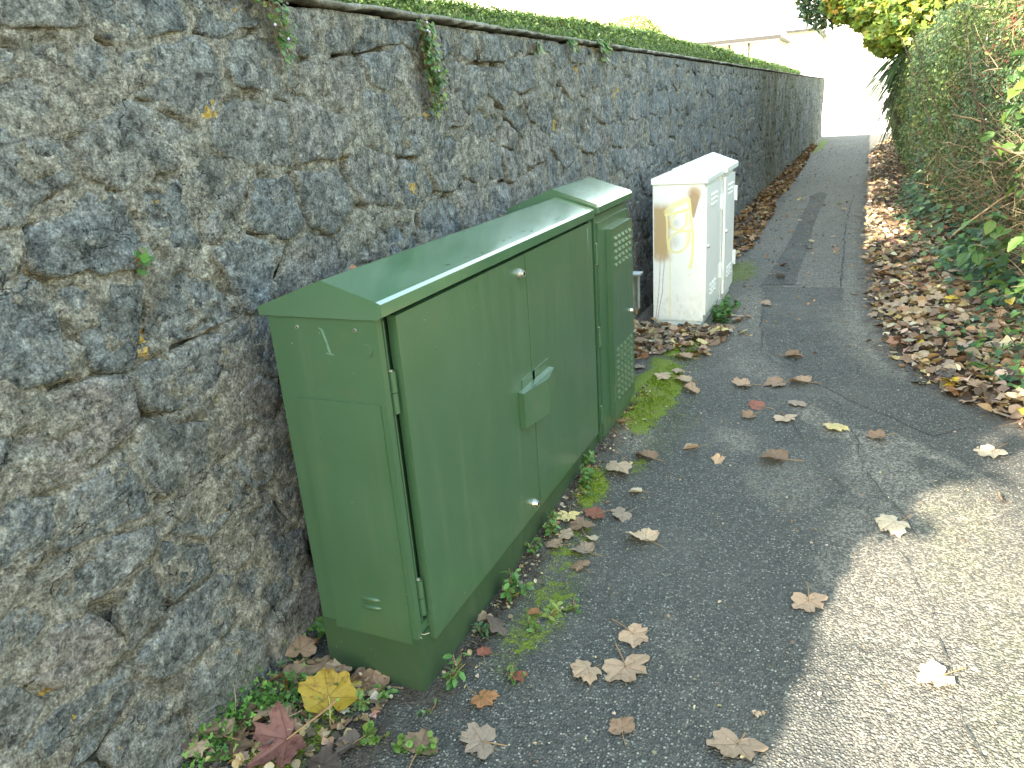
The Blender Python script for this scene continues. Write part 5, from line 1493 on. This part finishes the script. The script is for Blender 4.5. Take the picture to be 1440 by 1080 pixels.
for x, y, sz, hd, col, lab, k in NAMED:
    curled = k in (5, 7, 8)
    o = fallen(x, y, sz, hd, col, lab, 'fallen leaves lying on the path', k, True, .10 if not curled else .25, .004)
    if lab.startswith('big bright yellow'):
        o.data = YELLOW_MESH; o.location.z += .05; o.scale *= .84; o.rotation_euler = (Matrix.Rotation(.62, 4, Vector((.72, .70, 0))) @ Matrix.Rotation(R(133), 4, 'Z')).to_euler()
        o.children[0].data = STALK[0].copy(); o.children[0].data.materials.clear(); o.children[0].data.materials.append(MAT['stalk_pale'])
    if lab.startswith('largest red-brown'):
        o.data = RED_MESH; o.location.z += .02; o.rotation_euler = (Matrix.Rotation(.30, 4, Vector((.72, .70, 0))) @ Matrix.Rotation(R(250), 4, 'Z')).to_euler()
    if 'standing upright' in lab or 'standing against' in lab or 'leaning on the f' in lab:
        o.rotation_euler[1] = -.7; o.location.z += .02

lf = fallen(-1.425, 1.93, .06, 100, 'orange', 'small orange leaf scrap caught on the lid against the stone wall', None, 3, False)
lf.location.z = 1.172
BR = ['tan', 'tan', 'brown', 'pale', 'brown', 'orange', 'grey', 'cream', 'dark']
def drift(n, region, label, group, cols, size=(.075, .125), zf=ground_z, pile=.03):
    k = 0
    say = dict(tan='tan', pale='pale beige', brown='mid brown', dark='blackish brown', red='reddish', orange='orange-brown', yellow='bright yellow', cream='creamy yellow', grey='grey-brown')
    while k < n:
        x, y = region(); cc = random.choice(cols)
        o = fallen(float(x), float(y), random.uniform(*size), random.uniform(0, 360), cc, say[cc] + ' ' + label, group, random.choice(CURLED + FLAT), random.random() < .4, .24, .006 + random.random() ** 2 * pile, zf=zf)
        k += 1
def reg_white():
    while True:
        x, y = random.uniform(-1.5, -.78), random.uniform(4.35, 5.49)
        if x < -.78 - .55 * (5.49 - y) + .15 * random.random() + .12 and not (x < -1.1 and y < 4.4): return x, y
drift(64, reg_white, 'dry leaf in the drift at the foot of the graffitied white cabinet', 'leaves drifted at the white cabinet', BR)
def reg_corner():
    t = random.random(); return -1.53 + .30 * t * random.random() + random.gauss(0, .01), 1.06 + .42 * t + random.gauss(0, .03)
drift(20, reg_corner, 'leaf among the clover between the wall and the near end of the cabinet', 'leaves among the clover', ['brown', 'tan', 'brown', 'dark', 'pale'], (.06, .11), pile=.03)
def reg_whiteside(): return random.uniform(-.97, -.72), random.uniform(5.35, 5.9)
drift(10, reg_whiteside, 'dry leaf by the green weeds along the white cabinet doors', 'leaves beside the white cabinet doors', BR, (.06, .10))
def reg_right():
    y = 3.85 + 3.6 * random.random() ** 1.15
    x = float(path_edge(np.array(y))) + random.random() ** 1.3 * (.85 if y < 5 else .62) - .03
    return x, y
drift(118, reg_right, 'dry leaf in the thick litter between path and hedge at right', 'leaves in the litter under the hedge', BR + ['pale', 'tan', 'pale', 'yellow'], (.065, .125), verge_z, .045)
def reg_path():
    while True:
        y = 5 + 9 * random.random(); x = random.uniform(-1.0, .05)
        if -1.05 < x < -.9 and y < 7: continue
        return x, y
drift(20, reg_path, 'small dry leaf scattered on the far part of the path', 'leaves scattered on the far path', ['tan', 'orange', 'brown', 'cream'], (.05, .10))
def reg_wall():
    y = 6.9 + 2.6 * random.random(); return -1.52 + .45 * random.random() ** 1.2, y
drift(19, reg_wall, 'leaf in the drift along the wall foot behind the white cabinets', 'leaves drifted along the wall foot', ['orange', 'brown', 'tan', 'orange'], (.06, .11))

# the rest of the litter, too many to count
LITC = [(.40, .30, .20), (.33, .235, .145), (.20, .14, .09), (.50, .41, .29), (.28, .17, .085), (.11, .082, .06), (.40, .31, .15)]
def litter(name, x, y, zf, size, cols=LITC, pile=.03, w=None, lab=None):
    n = len(x)
    z = zf(x, y) + .004 + rng.exponential(pile, n) * .5
    nn = np.stack([rng.normal(0, .38, n), rng.normal(0, .38, n), np.ones(n)], 1)
    size = np.broadcast_to(np.asarray(size, float), (n,)); P = np.stack([x, y, z], 1); c = pick(cols, n, .22, w); t = rng.random(n)
    ks = [(t < .34, T_MAPLE), ((t >= .34) & (t < .70), T_CURL), (t >= .70, T_FOLD)]
    o = leaf_obj(name, [leaf_cloud(P[k], nn[k], size[k], tp, c[k]) for k, tp in ks if k.any()], None, 'litter', True)
    return o
def rl(n, y0, y1, wd, pw=1.2):
    y = rng.uniform(y0, y1, n); x = path_edge(y) + rng.random(n) ** pw * wd - .05 + .05 * rng.normal(0, 1, n)
    return x, y
a = [rl(2300, 3.2, 7, 1.0, .85), rl(1900, 6.5, 12, .70, .8), rl(1500, 12, 30, .65, .8)]
x = np.concatenate([q[0] for q in a]) + .05; y = np.concatenate([q[1] for q in a])
litter('leaf_litter', x, y, verge_z, rng.uniform(.035, .085, len(x)))
n = 3600
y = 3.2 + 7 * rng.random(n) ** 1.1; x = path_edge(y) + rng.random(n) ** 1.4 * .8 - .06
o = litter('leaf_crumbs', x, y, verge_z, rng.uniform(.010, .030, n), LITC + [(.05, .035, .025)] * 3, .008)
n = 3400
y = 6.8 + 19 * rng.random(n) ** .9; wd = np.interp(y, [6.8, 9, 12, 18, 26], [.50, .44, .36, .30, .15])
x = -1.56 + wd * rng.random(n) ** 1.15 * (.75 + .5 * fbm(y, y * 0, 77, 1.3))
litter('leaf_litter', x, y, ground_z, rng.uniform(.04, .085, n), [(.25, .13, .045), (.19, .09, .036), (.30, .17, .06), (.12, .065, .035), (.33, .25, .13)], .03)
n = 900
y = rng.uniform(4.3, 5.5, n); x = rng.uniform(-1.55, -.80, n); k = x < -.78 - .55 * (5.49 - y) + .2 * rng.random(n)
litter('leaf_litter', x[k], y[k], ground_z, rng.uniform(.03, .07, int(k.sum())), LITC, .02)
n = 420
y = rng.uniform(1.02, 1.50, n); x = rng.uniform(-1.55, -1.15, n); k = x < -1.05 - .9 * (1.5 - y) + .25 * rng.random(n)
litter('leaf_crumbs', x[k], y[k], ground_z, rng.uniform(.010, .035, int(k.sum())), LITC, .012)
# crumbs, seeds and grit over the asphalt
n = 700
y = .9 + 8 * rng.random(n) ** 1.4; x = rng.uniform(-1.05, .7, n)
litter('leaf_crumbs', x, y, ground_z, rng.uniform(.004, .014, n), LITC, .001)
n = 500
y = rng.uniform(1.55, 4.0, n); x = -1.06 + rng.exponential(.05, n)
litter('leaf_crumbs', x, y, ground_z, rng.uniform(.005, .020, n), LITC + [(.05, .04, .03)] * 3, .003)
n = 1500
y = rng.uniform(5, 26, n); x = np.where(rng.random(n) < .5, -1.1 + .3 * rng.normal(0, 1, n), rng.uniform(-1.0, .1, n)); x = np.maximum(x, -1.5)
k = ~((x < -.95) & (y < 6.8))
litter('leaf_crumbs', x[k], y[k], ground_z, rng.uniform(.010, .028, int(k.sum())), [(.34, .19, .07), (.22, .12, .055), (.40, .28, .14)], .002)

# ------------------------------------------------------------------ weeds and moss
WC = [(.075, .175, .045), (.10, .22, .06), (.13, .26, .08), (.17, .27, .07)]
def weed(x, y, h, spread, n, size, label, name='weed', tpl=T_OVAL, cols=WC, stems=5, lean=(.25, 0)):
    z0 = float(ground_z(np.array(x), np.array(y)))
    root = empty(name, (x, y, z0), label, 'weed', None)
    st = [(x + rng.normal(0, .006), y + rng.normal(0, .006), z0 - .005) for _ in range(stems)]
    di = [(lean[0] + rng.normal(0, spread), lean[1] + rng.normal(0, spread), 1) for _ in range(stems)]
    ph = twig_paths(st, di, [h * rng.uniform(.6, 1.1) for _ in range(stems)], .14, 7)
    tube_obj('stem', ph, .0022, .001, MAT['stalk'], root, 4)
    P = []; D = []
    for p in ph:
        for _ in range(max(1, n // stems)):
            t = rng.uniform(.15, 1) * (len(p) - 1); i = min(int(t), len(p) - 2)
            P.append(p[i] + (p[i + 1] - p[i]) * (t - i)); a = rng.uniform(0, 6.28); D.append((math.cos(a) * .6, math.sin(a) * .6, .8))
    P = np.array(P)
    leaf_obj('leaf', [leaf_cloud(P, np.array(D), size * rng.uniform(.6, 1.25, len(P)), tpl, pick(cols, len(P), .15))], root, 'foliage', True)
weed(-1.012, 1.555, .13, .18, 40, .032, 'upright green weed at the front corner of the green cabinet')
weed(-1.015, 1.99, .13, .30, 90, .034, 'bushiest green weed growing from the cabinet foot above the dark leaf')
weed(-1.030, 1.80, .06, .5, 40, .028, 'low blue-green weed under the cabinet beside the dark leaf', cols=[(.08, .17, .08), (.11, .21, .10)])
weed(-1.025, 2.41, .10, .35, 60, .030, 'green weed at the cabinet foot left of the leaf cluster')
weed(-1.050, 2.27, .06, .3, 26, .026, 'small green weed at the cabinet foot nearest below the leaf cluster')
weed(-.851, 1.66, .05, .5, 30, .022, 'tiny seedling beside the small reddish leaf')
weed(-.842, 1.95, .05, .6, 26, .034, 'yellow-green seedling with narrow leaves on the moss', cols=[(.22, .28, .07), (.15, .24, .06)])
weed(-.790, 2.02, .04, .6, 18, .024, 'small green seedling farthest from the cabinet on the asphalt')
weed(-.885, 1.87, .04, .5, 22, .024, 'small green seedling between the dark leaf and the yellow-green one')
weed(-1.030, 2.80, .09, .45, 60, .030, 'green weed at the far part of the long cabinet foot, nearer of two')
weed(-1.060, 2.96, .08, .4, 46, .028, 'green weed at the far part of the long cabinet foot, farther of two')
weed(-1.000, 2.72, .05, .5, 24, .024, 'little weed left of the large pale drooping leaf')
weed(-1.03, 1.43, .03, .6, 14, .022, 'tiny green sprout in front of the cabinet corner')
weed(-1.185, 1.45, .06, .6, 36, .026, 'sprawling weed at the near face of the cabinet plinth')
weed(-1.225, 1.385, .05, .6, 40, .024, 'pale green weed right of the big yellow leaf', cols=[(.16, .27, .08), (.20, .30, .09)])
weed(-.900, 1.53, .025, .6, 14, .020, 'tiny seedling beside the orange-brown star leaf')
weed(-1.12, 1.285, .05, .7, 90, .022, 'yellow-green clover-like patch at the bottom right of the yellow leaf', tpl=T_ROUND, cols=[(.20, .32, .06), (.15, .27, .06)], stems=12)
weed(-1.025, 1.295, .05, .6, 46, .022, 'green seedling patch left of the curled brown leaf at bottom', tpl=T_ROUND, cols=[(.18, .30, .06), (.13, .25, .06)], stems=8)
weed(-.950, 1.315, .05, .5, 36, .024, 'green seedling right of the curled brown leaf at bottom', tpl=T_ROUND, cols=[(.20, .30, .08), (.13, .25, .06)], stems=6)
weed(-1.53, 1.59, .12, .3, 50, .034, 'green weed wedged between the stone wall and the cabinet', tpl=T_IVY)
for k, (x, y) in enumerate(((-.945, 5.66), (-.935, 5.82), (-.930, 5.98))):
    weed(x, y, .13, .5, 120, .045, ('low green weed clump at the white cabinet doors, nearest of three', 'low green weed clump at the white cabinet doors, middle of three', 'low green weed clump at the white cabinet doors, farthest of three')[k], tpl=T_ROUND, cols=[(.07, .17, .05), (.10, .22, .06)], stems=14)

def clover(n, pts, sd):
    P = []
    for _ in range(n):
        t = rng.random() * (len(pts) - 1); i = int(t); a, b = np.array(pts[i]), np.array(pts[i + 1])
        P.append(a + (b - a) * (t - i) + rng.normal(0, sd, 2) * np.array([1, 1]))
    P = np.array(P); x = np.maximum(P[:, 0], -1.565); y = P[:, 1]
    z = ground_z(x, y) + .008 + rng.exponential(.018, n)
    o = leaf_obj('ground_cover', [leaf_cloud(np.stack([x, y, z], 1), np.stack([rng.normal(.3, .55, n), rng.normal(-.2, .55, n), np.ones(n)], 1), (.017 * rng.uniform(.5, 1.5, n)), T_CLOVER, pick([(.085, .20, .04), (.12, .25, .05), (.055, .14, .03), (.16, .28, .06)], n, .22))], None, 'foliage', True)
clover(1000, [(-1.50, 1.04), (-1.525, 1.16), (-1.50, 1.26), (-1.46, 1.32), (-1.42, 1.38)], .028)
clover(90, [(-1.42, 1.25), (-1.36, 1.33), (-1.31, 1.40), (-1.26, 1.32)], .03)
clover(90, [(-1.545, 1.42), (-1.54, 1.56)], .02)
def straws():
    st = [(-1.40, 1.21, .05), (-1.39, 1.20, .05), (-1.42, 1.19, .045), (-1.53, 1.20, .03)]
    di = [(.9, .35, .1), (.8, .5, .0), (1, .2, .15), (.1, .3, 1)]
    tag(tube_obj('grass_straws', twig_paths(st, di, [.11, .09, .10, .10], .12, 6), .0013, .0007, MAT['straw'], None, 4), kind='stuff')
straws()
def moss_tufts():
    n = 26000
    cand = []
    for cx, cy, rx, ry, ang, s in MOSS:
        if s < .6 or cy > 6: continue
        k = int(n * rx * ry / .35)
        cand.append(np.stack([rng.normal(cx, rx * .45, k), rng.normal(cy, ry * .45, k)], 1))
    P = np.vstack(cand); x, y = P[:, 0], P[:, 1]
    keep = (fbm(x, y, 61, .09, 3) > .46) & (x > -1.056)
    x, y = x[keep], y[keep]; m = len(x)
    z = ground_z(x, y) + .001
    nn = np.stack([rng.normal(0, .8, m), rng.normal(0, .8, m), np.full(m, .35)], 1)
    leaf_obj('moss', [leaf_cloud(np.stack([x, y, z], 1), nn, .010 * rng.uniform(.4, 1.4, m), T_DIA, pick([(.17, .25, .012), (.25, .31, .02), (.10, .16, .01)], m, .2))], None, 'foliage', True)
moss_tufts()

# ------------------------------------------------------------------ plants on the wall
def wall_plant(y, z0, z1, width, n, size, label, flowers=0, drift_y=0.0, cols=((.08, .18, .05), (.12, .23, .06), (.06, .13, .04), (.19, .24, .07), (.15, .13, .07))):
    root = empty('trailing_plant', (WX, y, z1), label, 'plant')
    st = []; pa = []
    for k in range(9):
        yy = y + rng.normal(0, width * .25)
        u = np.linspace(0, 1, 9); end = z1 + (z0 - z1) * rng.uniform(.5, 1)
        P = np.stack([np.full(9, WX + .03) + rng.normal(0, .006, 9), yy + drift_y * u + np.cumsum(rng.normal(0, width * .10, 9)), z1 + (end - z1) * u], 1); pa.append(P)
    tube_obj('stem', pa, .0013, .0007, MAT['stalk'], root, 4)
    A = np.vstack(pa); i = rng.integers(0, len(A), n); P = A[i] + np.stack([rng.uniform(.004, .03, n), rng.normal(0, width * .16, n), rng.normal(0, .012, n)], 1)
    leaf_obj('leaf', [leaf_cloud(P, np.stack([np.ones(n), rng.normal(0, .4, n), rng.normal(.5, .4, n)], 1), size * rng.uniform(.5, 1.2, n), T_ROUND, pick(list(cols), n, .15))], root, 'foliage', True)
    for k in range(flowers):
        q = A[int(rng.integers(0, len(A)))] + np.array([.035, rng.normal(0, .015), rng.normal(0, .015)])
        bm = bmesh.new(); bmesh.ops.create_icosphere(bm, subdivisions=1, radius=.0045, matrix=Matrix.Translation(q))
        bm_obj('flower', bm, MAT['petal'], root, True)
wall_plant(2.71, 1.60, 1.925, .085, 520, .021, 'trailing toadflax with tiny lilac flowers hanging on the wall above the green cabinet', 6, .05)
wall_plant(1.88, 1.75, 1.97, .045, 190, .017, 'thin trailing plant with small leaves hanging near the wall top at upper left', 3, .02)
wall_plant(1.80, 1.92, 1.97, .09, 50, .015, 'sparse leafy sprigs under the coping left of the thin trailing plant', 0, .02)
wall_plant(1.26, 1.315, 1.345, .02, 14, .024, 'tiny fern-like sprout in a joint at the left of the wall', 0)
wall_plant(3.83, 1.87, 1.92, .04, 26, .028, 'small green sprout near the wall top left of the widest tuft', 0)
wall_plant(4.97, 1.86, 1.99, .10, 80, .036, 'green tuft spilling over the coping in the middle of the wall', 0)
wall_plant(4.35, 1.90, 1.95, .06, 30, .030, 'small greyish tuft just under the coping between two others', 0)

# children keep the place they were built in
bpy.context.view_layer.update()
